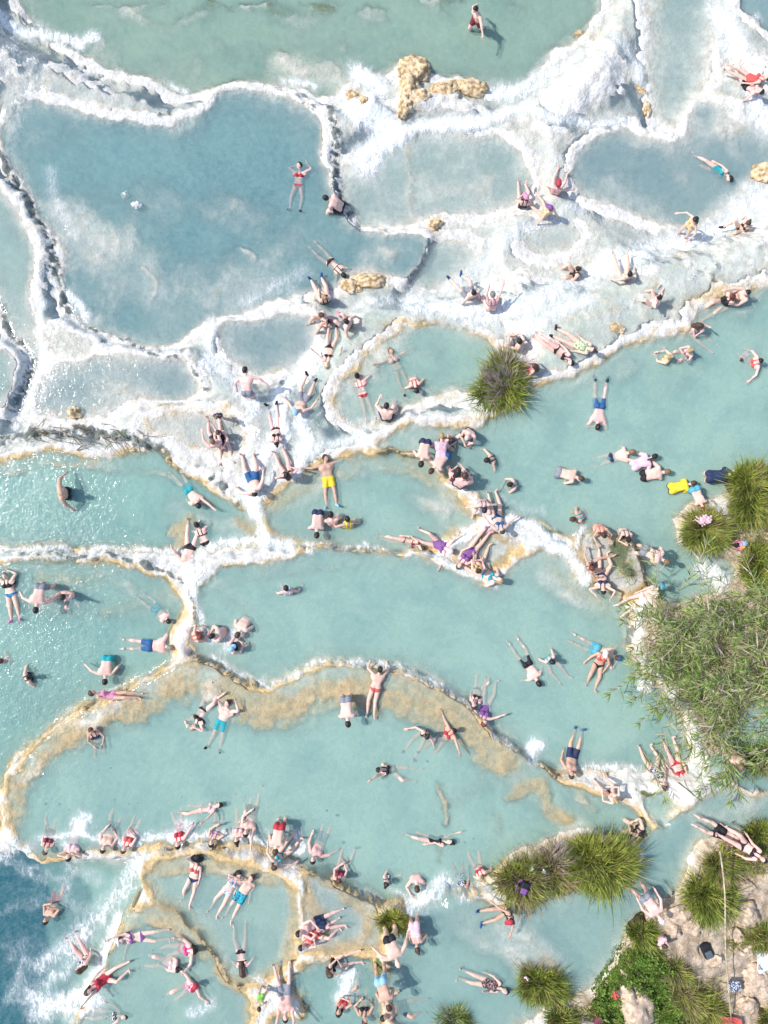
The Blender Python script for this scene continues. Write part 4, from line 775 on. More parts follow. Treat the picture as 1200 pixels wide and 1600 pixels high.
# ------------------------------------------------------------------ the bathers: head pixel in the photograph, direction of the legs, pose, arms, build, clothes, hair, label
PEOPLE = [
 (743,14,215,'walk','back/wide','M','tr:maroon','sd','man in dark red swim shorts wading alone through the green river at the top',{}),
 (468,258,264,'sup','head','F','bk:red+shoe:navy','sd','woman in red bikini floating face up with hands behind her head',{}),
 (509,309,165,'lean','hug','M','tr:black','sd','man in black shorts sitting hunched against the jagged rim below the red bikini woman',{'fat':.02}),
 (1190,143,118,'rec','back','F','tr:black','sd','bather in dark shorts lying with raised feet at the upper right edge',{}),
 (1200,121,150,'rec','side','F','op:coral','sb','bather in coral swimsuit cut off by the upper right edge',{}),
 (822,309,92,'sit','lap','F','op:black','sb+cap:pink','woman in black swimsuit and pink cap with legs stretched up the picture',{}),
 (860,325,128,'sit','back','F','bk:ybikini+shoe:grey','sb+cap:purple','woman in purple cap and yellow bikini sitting beside two friends',{}),
 (873,288,72,'sit','wide','F','bk:pink','sb+cap:red','woman in red cap and pink bikini sitting furthest up of three friends',{}),
 (1141,279,152,'side','side','F','op:teal','sd','woman in teal swimsuit lying on her side in the upper right pool',{}),
 (1086,344,220,'std','wide','F','bk:ybikini','ld','standing woman with long dark hair and mustard bikini casting a shadow on white shallows',{'sink':.15}),
 (1169,349,192,'kne','back','F','bk:black+shoe:black','bb','woman in dark bikini resting with bent knees on the white slope at far right',{}),
 (383,578,275,'bend','wide','M','tr:grey','sd','bather with bare pink back bent over in white froth by the round pool',{'sink':.75}),
 (338,652,275,'std','lap','F','sh:navy','sn','small child in navy shirt standing on the shallow ledge',{'sc':.62,'sink':.1}),
 (341,676,280,'sit','hug','F','op:black','sb','adult in dark swimsuit crouching just below the child in navy shirt',{'sink':.15}),
 (332,690,100,'sit','fwd','M','tr:navy','sn','light haired man kneeling at the lower end of the ledge family',{'sink':.15}),
 (95,770,5,'std','wide','M','tr:black','no','bald man standing waist deep with both arms spread in the left pool',{'fat':.03,'sink':.75,'skin':3}),
 (310,790,128,'swim','side/up','M','tr:teal','sd','swimmer with submerged legs near the right shore of the left pool',{}),
 (398,771,108,'rec','wide','M','tr:blue','sd','man in blue trunks lying head down in the steep white cascade',{}),
 (537,430,137,'pro','fold','F','bk:black','sd','woman in black and white bikini floating with pale legs below the upper pool rock',{}),
 (506,464,107,'sit','lap','F','op:black+shoe:blue','by','blonde woman in black swimsuit with blue water shoes sitting on white rock',{'fat':.02}),
 (502,492,212,'kne','lap','F','bk:dotpat','bb','brown haired woman in spotted black bikini sitting sideways',{}),
 (541,502,140,'kne','back','M','tr:grey+shoe:pink','sd','bather in pink water shoes leaning on one arm beside the spotted bikini',{}),
 (511,572,84,'sup','wide','F','bk:black+shoe:black','sy','blonde woman in black bikini lying on white rock with black shoes',{'dz':.05}),
 (462,644,72,'rec','wide','M','tr:grey+shoe:black','sn+cap:lightblue','man in grey shorts and light blue cap sprawled in the cascade',{}),
 (432,692,100,'rec','back','F','bk:black+shoe:black','bd','dark haired woman in black bikini reclining in the falling water with one knee raised',{}),
 (448,741,118,'sit','fold','F','bk:black','ld','woman with long dark hair sitting in froth above the fan shaped pool',{}),
 (558,587,286,'pro','fold','F','bk:red','bd','woman in red bikini lying face down at the edge of the small bay pool',{}),
 (610,548,296,'sup','out','F','bk:grey+shoe:black','sn','woman in grey bikini floating with arms stretched along the bay rim',{}),
 (651,610,280,'lean','wide','F','bk:red','sd','dark haired woman in red bikini top sitting on the lower bay rim',{}),
 (604,634,95,'cro','face','M','tr:navy','sd','man sitting deep in the bay water with raised hands',{'sink':.5}),
 (508,715,282,'sup','out','M','tr:yellow+shoe:lightblue','sd','man in bright yellow shorts lying spreadeagled on the fan pool rim',{'skin':3}),
 (517,804,95,'cro','hug','M','tr:red','sd','left one of two heads close together in the fan pool',{}),
 (543,811,85,'cro','wide','F','op:yellow','sd','woman in yellow swimsuit sunk to the shoulders in the fan pool',{}),
 (690,681,270,'bend','hug','F','sh:palepink','sy','person in pale pink top bending over in the shallows by the right pool',{'sink':.6}),
 (706,688,0,'cro','hug','F','op:maroon','sd','dark haired bather squeezed between the pale pink top and the bald man',{}),
 (730,684,230,'cro','hug','M','tr:navy','no','bald man in navy trunks standing in the right pool above the heads',{'sink':.6}),
 (658,725,78,'bend','hug','M','tr:navy','sd','man in navy trunks bending down over the left end of the fan rim',{'sink':.45}),
 (674,736,48,'bend','hug','M','tr:blue','sb','broad backed man in blue trunks bending beside another at the fan rim',{'sink':.45}),
 (716,735,80,'cro','hug','F','op:maroon','ld','woman with long dark hair crouching in froth by the fan rim',{'sink':.5}),
 (726,743,60,'cro','hug','M','tr:navy','sb','brown haired man pressed close to the crouching woman at the fan rim',{'sink':.5}),
 (761,719,200,'cro','wide','F','bk:black','sd','dark haired woman seen from behind at the right tip of the fan rim',{'sink':.5}),
 (797,757,180,'cro','hug','F','op:navypat','bd','woman in navy and white swimsuit sunk in the right pool',{'sink':.5}),
 (757,797,270,'cro','wide','F','bk:blue','sd','bather with dark hair sitting in the outflow right of the fan pool',{'sink':.3}),
 (812,533,152,'kne','hug','M','tr:grey+shoe:black','sd','dark haired man hunched on white rock above the round grass tussock',{}),
 (835,572,167,'sit','lap','F','bk:coral+shoe:black','lb','brown haired woman lying behind the round grass tussock',{}),
 (893,567,147,'side','side','F','bk:black','sd','woman in black bikini lying on her side on the white slope edge',{}),
 (927,547,148,'rec','side','F','op:greenpat+shoe:navy','bb','woman in green patterned swimsuit with navy shoes on the white slope edge',{'fat':.018}),
 (903,420,166,'kne','lap','F','op:black','bd','dark haired woman in black swimsuit sitting on the white slope above the tussock',{'fat':.02}),
 (984,428,98,'sit','wide','F','bt:cyan','sd','woman in turquoise bikini bottom sitting with legs apart on the slope',{}),
 (1030,464,140,'kne','fold','F','bk:white','sd','bather in white bikini curled up with bent knees on the right slope',{}),
 (1143,463,212,'sit','back','F','op:black','lr','woman with long red hair and black swimsuit sitting at the slope foot',{'fat':.02}),
 (1168,457,205,'sit','fwd','M','br:white','sd','bearded man in white trunks behind the red haired woman',{'sink':.4}),
 (1095,509,318,'sit','face','F','bk:grey','lb','brown haired woman sitting alone with hands at her face by the slope foot',{}),
 (1046,558,128,'kne','hug','F','bk:ybikini','by','blonde woman hugging her knees in the right pool shallows',{'sink':.4}),
 (1078,548,205,'kne','face','F','bk:palepink','by','blonde woman leaning towards the knee hugging bather',{'sink':.4}),
 (1158,562,42,'swim','wide','F','op:palepink','sb','small child in pale pink swimsuit splashing at the far right',{'sc':.62}),
 (1188,564,192,'sit','wide','F','bk:coral','sd','woman reaching towards the splashing child at the far right',{'sink':.4}),
 (934,667,84,'pro','fold','M','tr:blue+shoe:navy','sd','man in blue trunks floating face down in the right pool',{'fat':.015}),
 (988,706,196,'swim','up/fwd','M','br:navy','sn','man in navy briefs lunging with one arm raised, leftmost of the wading line',{}),
 (1023,713,202,'bend','wide','F','sh:palepink+bt:palepink','td','woman in pale pink shirt with dark ponytail wading bent forward',{'sink':.75}),
 (1043,737,192,'bend','fwd','M','br:black','sn','man in black briefs leaning forward in the wading line below the pink shirt',{'sink':.85}),
 (1084,755,192,'bend','down','F','sh:yellow+tr:black','sb','person in yellow shirt stooping in the water near the right bank',{'sink':.8}),
 (1100,796,110,'bend','down','F','tr:cyan','sr','red haired bather in turquoise shorts bending over the grass bank',{'sink':.4}),
 (1146,741,185,'bend','down','M','sh:navy','sd+cap:white','person in navy shirt and white cap stooping at the right bank',{'sink':.7,'fat':.02}),
 (908,748,160,'bend','hug','M','tr:grey','sb','man with pale bare back crouching alone in the middle of the right pool',{'sink':.78}),
 (7,899,280,'sup','head','F','tp:black+bt:bluepat+shoe:pink','sg','woman in black top and blue patterned bottoms leaning back at the left edge',{'fat':.02,'dz':.08}),
 (56,953,80,'bend','wide','M','tr:grey','sd','man bending over with arms hanging beside the patterned bikini woman',{'sink':.6}),
 (98,933,282,'sit','up','M','tr:lightblue','sd','man in pale blue shorts leaning back with raised arms in the left middle pool',{'sink':.3,'skin':1}),
 (263,971,138,'swim','side','M','tr:tealpat','sd','boy in turquoise patterned trunks swimming to the golden rim',{'sc':.82}),
 (266,1012,176,'pro','rim','M','tr:blue','sg','grey haired man lying prone with hands on the golden rim',{'fat':.03}),
 (164,1065,84,'bend','wide','M','tr:teal','sd','man in teal trunks bending over the long golden rim',{'sink':.6}),
 (143,1083,358,'side','side','F','op:pink','sb','woman in pink swimsuit lying along the rim below the teal trunks',{}),
 (46,1058,20,'cro','wide','F','op:black','bd','woman in black swimsuit swimming upright among the sun glints',{'sink':.5,'fat':.02,'skin':2}),
 (0,1033,200,'cro','hug','M','tr:grey','sr','bather cut by the left edge above the sun glints',{}),
 (301,1137,64,'sup','fold','F','bk:black','sy','woman in black bikini stretched out on her back beside the teal shorts man',{}),
 (356,1098,250,'sup','head','M','tr:teal+shoe:black','sb','man in teal shorts and black shoes floating with hands behind his head',{}),
 (142,1141,282,'rec','lap','F','bk:navy','sr','bather in navy bikini sitting sideways on the left of the big lower pool',{}),
 (307,820,288,'pro','rim','F','bk:black','bd','woman in black bikini lying face down across the white water at the left pool',{}),
 (290,888,80,'sup','up/wide','M','br:black','sd','man lying on his back in the gushing gap between the left pools',{}),
 (312,995,8,'cro','hug','F','op:coral','sr','red haired bather in the crowded froth left of the central pool',{'sink':.4}),
 (331,994,190,'cro','hug','M','tr:navy','sd','dark haired bather in the middle of the crowded froth left of the central pool',{'sink':.4}),
 (371,992,240,'lean','lap','M','tr:grey','sb','man with bare broad back at the upper right of the crowded froth',{'fat':.02}),
 (361,1014,28,'sit','hug','F','op:black','sd+cap:lightblue','woman in light blue cap with one leg stretched out of the froth',{'fat':.02}),
 (495,836,90,'bend','down','M','tr:navy','sd','man leaning with both hands on the fan pool lower rim',{'sink':.85}),
 (447,919,90,'cro','wide','F','op:skypat','sd','woman in blue and white swimsuit standing chest deep alone in the central pool',{'sink':.42}),
 (594,1046,254,'pro','rim','F','bt:coral','bd','woman in coral bikini bottom lying face down on the ochre shelf',{'dz':.05}),
 (544,1131,98,'bend','down','M','tr:grey','sd','man bending head down on the ochre shelf near the coral bikini',{'sink':.95,'dz':-.3}),
 (667,1151,232,'sit','wide','F','bk:black+shoe:purple','bd','woman in black bikini with purple shoes sitting on the lower pool shelf',{}),
 (709,1142,222,'rec','out','F','bk:red+shoe:blue','sd','woman in red bikini with one blue shoe reclining on the lower pool shelf',{'fat':.012}),
 (741,1104,68,'rec','side','F','bk:black','sb','blurred bather with raised legs under the churning rim of the central pool',{}),
 (756,1131,78,'rec','wide','F','op:purple','sr','bather deep in froth just below another at the central pool rim',{}),
 (660,857,172,'side','side','F','bk:maroon','sb','woman lying on the rim left of the crowd at the pocket pool',{}),
 (703,861,150,'rec','out','F','op:purple','sd+cap:white','woman in white cap with arm stretched along the pocket pool rim',{}),
 (717,885,50,'sup','lap','F','op:purple+shoe:pink','sb','woman in purple swimsuit lifting pink shoes out of the pocket pool',{'dz':.08}),
 (748,892,72,'sit','hug','F','bk:ybikini','bb','woman in yellow bikini in the pocket pool crowd',{}),
 (782,907,152,'rec','back','F','bk:teal','ly','blonde woman in teal bikini at the lower tip of the pocket pool',{'fat':.015}),
 (785,830,100,'rec','wide','F','bk:blue','sb','bather half lost in the froth above the pocket pool',{}),
 (895,811,205,'lean','lap','F','tp:teal','bb','woman with teal strap sitting on the rim of the right pool',{'fat':.02}),
 (944,836,270,'cro','phone','F','bk:coral','bb','woman holding up a purple phone in the right pool',{'sink':.5}),
 (982,843,270,'cro','face','F','bk:black','bd','dark haired woman with hands at her face beside the phone holder',{'sink':.5}),
 (925,888,14,'sit','wide','F','bk:black','sr','red haired woman in black bikini stretching one leg into the side pool',{}),
 (943,924,85,'rec','head','F','bk:navy','sd','woman reclining with arms above her head below the side pool',{}),
 (1041,878,150,'bend','fwd','M','tr:grey','sn','man leaning over in the water below the reed branch',{'sink':.7}),
 (1038,919,212,'swim','side','F','bk:white','sb+cap:cyan','swimmer in turquoise cap half hidden by the reeds',{}),
 (842,1068,122,'pro','wide','M','tr:black','sd','man in black trunks floating face down in the lower central pool',{}),
 (863,1034,308,'sit','back','F','op:teal','sd','dark haired woman in teal swimsuit floating opposite the black trunks man',{'sink':.2}),
 (946,1020,256,'rec','side','F','tp:coral+bt:black','sb+cap:white','woman in white hat with coral top and black bottoms by the reeds',{'sink':.1}),
 (966,1028,158,'pro','fold','M','tr:cyan','sb+cap:blue','man in blue cap and turquoise trunks behind the white hat',{}),
 (893,1212,72,'rec','side','M','tr:navy+shoe:blue','sb','man lying with blue shoes in the air below the gushing outlet',{'sink':.12}),
 (71,1331,84,'rec','side','F','op:maroon+shoe:teal','sb','bather with teal shoes, leftmost under the long froth line',{}),
 (107,1341,88,'rec','fold','F','op:palepink','sd','second bather from the left in the long froth line',{}),
 (161,1328,74,'rec','lap','M','tr:grey','sd','dark haired bather with head low, left of a pair in the froth line',{}),
 (193,1329,70,'rec','lap','F','op:coral','sb','brown haired bather, right of a pair in the froth line',{}),
 (278,1322,96,'rec','wide','F','op:red','sd','bather in red swimsuit with spread legs in the froth line',{}),
 (343,1258,182,'side','wide','F','bk:palepink','sd','dark haired woman in pale pink bikini floating above the froth line',{}),
 (330,1319,80,'rec','hug','F','bk:purple','sd','bather with legs straight up the picture beside the phone arm',{}),
 (370,1315,88,'rec','lap','F','bk:palepink','bd','woman with dark bun next to the man who lifts a black object',{}),
 (384,1303,78,'rec','up/lap','M','tr:maroon','sd','man lifting one arm at the right of the froth line',{}),
 (308,1343,256,'sup','head/side','F','tp:coral+bt:navy','sd+hat:black','woman in black hat with coral top and navy bottom lying in the small basin',{'dz':.05}),
 (373,1366,240,'sup','fold','F','bk:skypat','ld','woman in blue patterned bikini lying beside patterned shorts',{'dz':.05}),
 (394,1371,238,'sup','side','M','tr:tealpat','sb','man in teal patterned shorts lying in the small basin',{'dz':.05}),
 (71,1440,78,'rec','hug','M','tr:coral','sd','man lying alone in the turbulent corner at lower left',{'skin':3}),
 (123,1517,124,'sit','side','F','bk:navypat','lb','brown haired woman in navy and white bikini in the white outflow',{'sink':.1}),
 (187,1469,4,'sup','out/up','F','bk:purple','sb+cap:white','woman in white cap and purple bikini with one arm raised',{'dz':.05}),
 (303,1487,196,'rec','wide','F','bk:magenta','ld','woman with long dark hair and magenta bikini bending over her friend',{'fat':.02}),
 (277,1515,180,'rec','lap','F','bk:palepink','bd','woman in pale pink bikini in front of the magenta one',{'fat':.015}),
 (136,1552,22,'rec','up/side','F','op:red','lb','brown haired woman in red swimsuit with one arm lifted',{}),
 (305,1541,218,'rec','out','F','bk:pinkpat','sb+cap:red','woman in red cap and pink patterned bikini in the lower basin',{'fat':.015}),
 (195,1589,176,'sup','wide','F','op:dotpat','ld','dark haired girl in spotted black swimsuit near the bottom edge',{'sc':.9}),
 (380,1522,96,'pro','wide','F','bk:black','lb','brown haired woman in black bikini lying face down at the basin end',{}),
 (430,1331,84,'bend','hug','M','tr:red','sb','man in red trunks bending head down in the froth line',{'sink':.3}),
 (430,1353,44,'sit','wide','F','bk:teal','lb','woman in teal top sitting below the red trunks man',{}),
 (489,1345,64,'rec','wide','M','tr:grey+shoe:black','sd','man leaning back with bent legs at the curved rim',{'fat':.01}),
 (530,1375,72,'sit','hug','F','op:maroon+shoe:blue','sb','bather in blue shoes wrapped in their own arms at the curved rim',{}),
 (604,1381,32,'sit','lap','F','op:dotpat+shoe:pink','bd','woman in black and white swimsuit in the pool right of the curved rim',{'sink':.4}),
 (652,1389,275,'cro','phone','M','tr:grey','sb','man looking down at a phone in the pool',{'sink':.6}),
 (592,1203,348,'rec','up/side','F','bk:black','sd','woman floating alone in the middle of the big lower pool',{}),
 (704,1316,165,'side','up/side','F','op:black','bd','woman in black swimsuit turned on her side over the ochre streak',{}),
 (724,1399,96,'rec','side','F','op:navypat','ld','woman in navy and white swimsuit lying in the gush beside red bikini',{}),
 (752,1373,112,'sit','back','F','bk:red+shoe:teal','by','woman in red bikini with teal shoes sitting beside the grass island',{}),
 (467,1459,10,'rec','hug','M','tr:navy','sd','man in navy shorts squeezed in the stream beside the golden basin',{}),
 (471,1481,22,'rec','hug','F','op:coral','sd','dark haired bather directly below the navy shorts man',{}),
 (517,1523,12,'sit','hug','F','op:black','lb','brown haired woman stretching her legs over the spray basin',{}),
 (622,1507,110,'bend','wide','M','br:black','no','bald man in black briefs leaning over below the small grass tuft',{'sink':.4,'fat':.02}),
 (652,1484,100,'bend','hug','F','op:palepink','bb','bather in pale pink swimsuit stooping right of the small grass tuft',{'sink':.6}),
 (608,1574,108,'bend','hug','M','tr:lightblue','sb','man in pale blue trunks stooping at the bottom crowd',{'sink':.4}),
 (529,1584,62,'rec','hug','F','op:red','ld','woman with long dark hair in the bottom crowd',{}),
 (599,1591,8,'rec','wide','M','tr:navy','sd','dark haired man with one leg stretched right in the bottom crowd',{}),
 (570,1597,95,'rec','lap','F','bk:black+shoe:blue','sb','bather in blue shoes at the bottom edge',{}),
 (790,1549,160,'sup','side/lap','F','op:stripe','bd','woman in dark striped swimsuit lying in the channel',{'dz':.05}),
 (798,1440,192,'sit','wide','F','bk:black+shoe:blue','bd+cap:red','woman in red cap and black bikini under the grass island',{}),
 (405,1577,280,'std','lap','F','op:lime','sb','child in lime green swimsuit at the bottom edge',{'sc':.7,'sink':.2}),
 (446,1592,95,'rec','up','M','tr:grey','sd','bather with raised forearm at the bottom edge beside the lime child',{}),
 (962,1250,118,'kne','hug','F','bt:black','by','blonde woman in black bottoms curled on the ochre rim',{}),
 (1001,1303,166,'kne','hug','F','bk:black+shoe:teal','bd','woman in black bikini with teal shoes near the channel mouth',{'fat':.02}),
 (1036,1226,110,'rec','side','F','op:navypat','bb','brown haired woman in navy patterned swimsuit on white rock by the reeds',{}),
 (1068,1223,106,'rec','side','F','bk:red','by','blonde woman in red bikini on white rock by the reeds',{}),
 (1160,1200,268,'std','lap','M','tr:palepink','sn','pale bather standing at the white rock edge under the reeds',{'sink':.1}),
 (1163,1321,152,'pro','side','M','tr:black','sd','man in black shorts lying over the grassy bank',{'dz':.25}),
 (1194,1344,150,'rec','side','F','bk:black','sd','woman in black bikini at the right edge of the bank',{'dz':.2}),
 (1033,1437,124,'bend','side','M','br:grey','no+cap:white','man in pale cap leaning over the muddy bank',{'sink':.1}),
 (1040,1478,300,'kne','lap','F','sh:palepink','sb','child in pale pink shirt squatting in the herbs',{'sc':.7}),
 (740,457,124,'sit','back','M','tr:grey+shoe:blue','sd','man with blue shoes sitting in white foam in the middle of the slope',{}),
 (770,460,95,'cro','up','F','bk:purple','sg','grey haired bather with raised arms in the foam beside blue shoes',{'sink':.3}),
]
for k, (hx, hy, an_, ps, arms, sex, outfit, hair, label, kw) in enumerate(PEOPLE): person(k, hx, hy, an_, ps, arms, sex, outfit, hair, label, **kw)

# ------------------------------------------------------------------ plants
def leaf_mat(name, c, var=.25, trans=.3, rough=.55): return basic(name, c, rough, var, 3.0, .25, trans=trans)
M_RUSH = leaf_mat('rush_green', (.18, .245, .035)); M_RUSHY = leaf_mat('rush_yellow_green', (.42, .435, .09)); M_RUSHD = leaf_mat('rush_dry', (.33, .25, .13), .2, .15); M_RUSHP = leaf_mat('rush_purple_dry', (.40, .31, .28), .2, .15)
M_ROOT = basic('root_earth', (.07, .055, .03), .9, .3, 12, .1, bump=.02)
M_CANE = basic('cane_straw', (.52, .44, .29), .6, .2, 8, .3); M_REED = leaf_mat('reed_green', (.19, .29, .06)); M_REEDL = leaf_mat('reed_light', (.40, .47, .16)); M_REEDD = leaf_mat('reed_dry', (.52, .44, .33), .2, .2)
M_HERB = leaf_mat('herb_green', (.115, .215, .03)); M_HERBL = leaf_mat('herb_light', (.25, .32, .06))
def blades(rng, n, rad, length, spread=(.2, 1.25), width=.013, base=.45, az=None):
    a = rng.uniform(0, 2 * math.pi, n) if az is None else rng.normal(az[0], az[1], n)
    br = np.sqrt(rng.uniform(0, 1, n)) * base * rad; ba = a + rng.normal(0, .7, n)
    ph = rng.uniform(0, 6.28, 2); ln = length * rng.uniform(.5, 1.15, n) * (1 + .28 * np.sin(2 * a + ph[0]) + .18 * np.sin(5 * a + ph[1])) * np.where(rng.random(n) < .06, 1.35, 1); tilt = rng.uniform(spread[0], spread[1], n) * (.35 + .65 * br / (base * rad)); droop = rng.uniform(.3, 1.1, n)
    P = np.zeros((n, 4, 3)); P[:, 0, 0] = br * np.cos(ba); P[:, 0, 1] = br * np.sin(ba); P[:, 0, 2] = -.03
    d = np.stack([np.cos(a), np.sin(a)], -1)
    for k in range(1, 4):
        th = tilt + droop * (k - 1) * .42; st = ln / 3
        P[:, k, :2] = P[:, k - 1, :2] + d * (np.sin(th) * st)[:, None]; P[:, k, 2] = P[:, k - 1, 2] + np.cos(th) * st
    tw = a + math.pi / 2 + rng.normal(0, .5, n); s = np.stack([np.cos(tw), np.sin(tw), np.zeros(n)], -1)
    w = width * rng.uniform(.7, 1.3, n)
    V = np.zeros((n, 7, 3))
    for k, f in ((0, .8), (1, 1.0), (2, .7)):
        V[:, 2 * k] = P[:, k] - s * (w * f)[:, None]; V[:, 2 * k + 1] = P[:, k] + s * (w * f)[:, None]
    V[:, 6] = P[:, 3]
    o = np.arange(n) * 7
    F = [(i, i + 1, i + 3, i + 2) for i in o] + [(i + 2, i + 3, i + 5, i + 4) for i in o] + [(i + 4, i + 5, i + 6) for i in o]
    return V.reshape(-1, 3), F
def dome(rad, hgt, seed, n=14):
    V = [(0, 0, hgt)]; F = []
    for r in range(1, 5):
        for k in range(n):
            a = 2 * math.pi * k / n; q = rad * r / 4 * (1 + .18 * math.sin(3 * a + seed) + .1 * math.sin(5 * a + 2 * seed)); V.append((q * math.cos(a), q * math.sin(a), hgt * (1 - (r / 4) ** 2) - (.12 if r == 4 else 0)))
    for k in range(n): F.append((0, 1 + k, 1 + (k + 1) % n))
    for r in range(3):
        for k in range(n): a = 1 + r * n; F.append((a + k, a + n + k, a + n + (k + 1) % n, a + (k + 1) % n))
    return V, F
def tussock(px, py, r, mix, label, seed, hgt=.8, dirn=None, name='rush_tussock'):
    x, y, z, T, W = place_px(px, py); rng = np.random.default_rng(seed); R = r / 50 * .84
    root = empty(name, (x, y, max(T, W - .2))); tag(root, label, 'grass tussock', 'rush tussocks along the water')
    cen = [(rng.uniform(0, .42) * R, rng.uniform(0, 6.28), rng.uniform(.55, 1.0)) for _ in range(6)]
    V, F = dome(R * .62, .2, seed); mesh_np('root_mound', V, F, [M_ROOT], root)
    dens = 1500 * R * R + 350
    for nm, mat, f in (('green_blades', M_RUSH, mix[0]), ('yellow_blades', M_RUSHY, mix[1]), ('dry_blades', M_RUSHD, mix[2]), ('seed_stalks', M_RUSHP, mix[3] if len(mix) > 3 else 0)):
        if f <= 0: continue
        VV, FF, o = [], [], 0
        for ci, (cr_, ca_, cs_) in enumerate(cen):
            ff_ = f * rng.uniform(.3, 1.7)
            if nm == 'seed_stalks' and ci > 3: continue
            V, F = blades(rng, int(dens * ff_ * cs_ / 4.2) + 8, R * .62 * cs_, R * hgt * cs_ * (1.25 if nm == 'seed_stalks' else 1), width=.010 + .003 * R, base=.8, az=(dirn if nm == 'seed_stalks' else (ca_ + rng.normal(0, .5), 1.5)), spread=(.2, 1.35) if nm != 'seed_stalks' else (.5, 1.0))
            VV.append(V + np.array((cr_ * math.cos(ca_), cr_ * math.sin(ca_), .1))); FF += [tuple(i + o for i in q) for q in F]; o += len(V)
        mesh_np(nm, np.concatenate(VV), FF, [mat], root)
    return root
TUSS = [(787,603,58,(.8,.5,.1,.5),'round bright green tussock with pale purple seed stalks by the white slope',(2.4,.9)),(1170,775,64,(.6,.9,.2),'large tussock touching the right edge under the navy shirt person',None),(1097,828,50,(.7,.7,.25),'tussock under the pink towel',None),(1182,880,46,(.6,.8,.2),'tussock at the right edge below the colourful clothes pile',None),
 (812,1376,50,(.7,.3,.5),'dark left end of the grass island with a purple backpack on it',None),(868,1355,52,(.4,.2,.9,.3),'brownish dry middle of the grass island',(1.6,.8)),(928,1352,66,(.7,.9,.1),'bright right end of the grass island',None),
 (615,1438,32,(.5,.8,.1),'small bright tuft on the rim with a white bag',None),(845,1538,48,(.9,.4,.2),'round dark tussock standing in the lower channel',None),(880,1592,34,(.8,.4,.2),'tussock at the bottom edge beside the round dark one',None),(1000,1452,36,(.9,.3,.1),'dark tussock left of the muddy bank',None),
 (1108,1398,52,(.8,.6,.2),'large tussock on the bank under the long cane pole',None),(1122,1345,40,(.5,.4,.5),'tussock around the upper end of the long cane pole',None),(1190,1305,42,(.8,.6,.1),'tussock in the corner above the dark bikini at the right edge',None),(1192,1462,30,(.6,.5,.3),'small tussock at the right edge of the muddy bank',None),
 (1195,1185,42,(.4,.5,.6),'dry tussock below the reeds at the right edge',None),(715,1598,42,(.8,.3,.2),'dark tussock cut by the bottom edge',None),(1068,1552,38,(.5,.5,.7),'brown green tussock in the herbs',None),(1105,1575,32,(.6,.6,.4),'tussock near the coral towel',None),(1058,1512,26,(.6,.3,.6),'dry tussock beside the black backpack',None),(1200,1590,36,(.7,.6,.2),'tussock in the lower right corner',None)]
for i, (px, py, r, mix, lab, dn) in enumerate(TUSS): tussock(px, py, r, mix, lab, 50 + i, .74 if r > 30 else .95, dn)

# giant reeds: a few canes are built, the thicket repeats them
def leaf_strip(p, d, ln, w, droop, rng, n=4):
    d = nrm(d); V = []; q = np.array(p, float); s = nrm(np.cross(d, (0, 0, 1)) + rng.normal(0, .25, 3))
    for k in range(n):
        t = k / (n - 1); ww = w * (0.5, 1.0, .75, 0)[k] if n == 4 else w * (1 - t)
        if k < n - 1: V += [q - s * ww, q + s * ww]
        else: V += [q.copy()]
        q = q + d * ln / (n - 1); d = nrm(d + np.array((0, 0, -droop)))
    F = [(2 * k, 2 * k + 1, 2 * k + 3, 2 * k + 2) for k in range(n - 2)] + [(2 * n - 4, 2 * n - 3, 2 * n - 2)]
    return V, F
CANES = []
for v in range(9):
    rng = np.random.default_rng(300 + v); Lc = rng.uniform(2.3, 3.4); el = rng.uniform(.25, .85); pts = [np.zeros(3)]; d = np.array((math.cos(el + .5), 0, math.sin(el + .5)))
    for k in range(8): pts.append(pts[-1] + d * Lc / 8); d = nrm(d + np.array((.05, rng.normal(0, .05), -.085)))
    sv, sf = tube_pts(pts, [.021 - .0017 * k for k in range(9)], 4); sf = [q if q[2] != q[3] else q[:3] for q in sf]
    ms = bpy.data.meshes.new('stem'); fill_mesh(ms, sv, sf); ms.materials.append(M_CANE if v % 3 else M_REEDL)
    lv, lf, li = [], [], []
    for k in range(17 if v % 3 else 9):
        t = .28 + .72 * (k / 16 if v % 3 else k / 8); i = min(7, int(t * 8)); p = pts[i] + (pts[i + 1] - pts[i]) * (t * 8 - i); dd = nrm(pts[i + 1] - pts[i]); a = rng.uniform(0, 6.28)
        side = np.array((0, math.cos(a), math.sin(a))); d2 = dd * rng.uniform(.5, 1.0) + side * rng.uniform(.6, 1.1) + np.array((0, 0, .25))
        V, F = leaf_strip(p, d2, rng.uniform(.40, .75), rng.uniform(.017, .027), rng.uniform(.05, .35), rng); o = len(lv); lv += V; lf += [tuple(j + o for j in f) for f in F]; li += [int(rng.choice(3, p=(.5, .35, .15) if v % 3 else (.15, .25, .6)))] * len(F)
    for k in range(7):
        a = rng.uniform(0, 6.28); d2 = dd * .8 + np.array((0, math.cos(a), math.sin(a))) * .6; V, F = leaf_strip(pts[-1], d2, rng.uniform(.36, .6), .018, .25, rng); o = len(lv); lv += V; lf += [tuple(j + o for j in f) for f in F]; li += [int(rng.choice(2))] * len(F)
    ml = bpy.data.meshes.new('leaves'); fill_mesh(ml, lv, lf, False, li)
    for mm in (M_REED, M_REEDL, M_REEDD): ml.materials.append(mm)
    CANES.append((ms, ml))
def cane(x, y, z, az, v, sc=1.0, label=None, group='canes of the reed thicket'):
    r = empty('giant_reed', (x, y, z), az); r.scale = (sc, sc, sc); tag(r, label or 'leaning giant reed with narrow leaves in the thicket on the right bank', 'reed', group)
    for nm, me in zip(('stem', 'leaves'), CANES[v]): o = bpy.data.objects.new(nm, me); col.objects.link(o); o.parent = r
    return r
rng = np.random.default_rng(11); n = 0
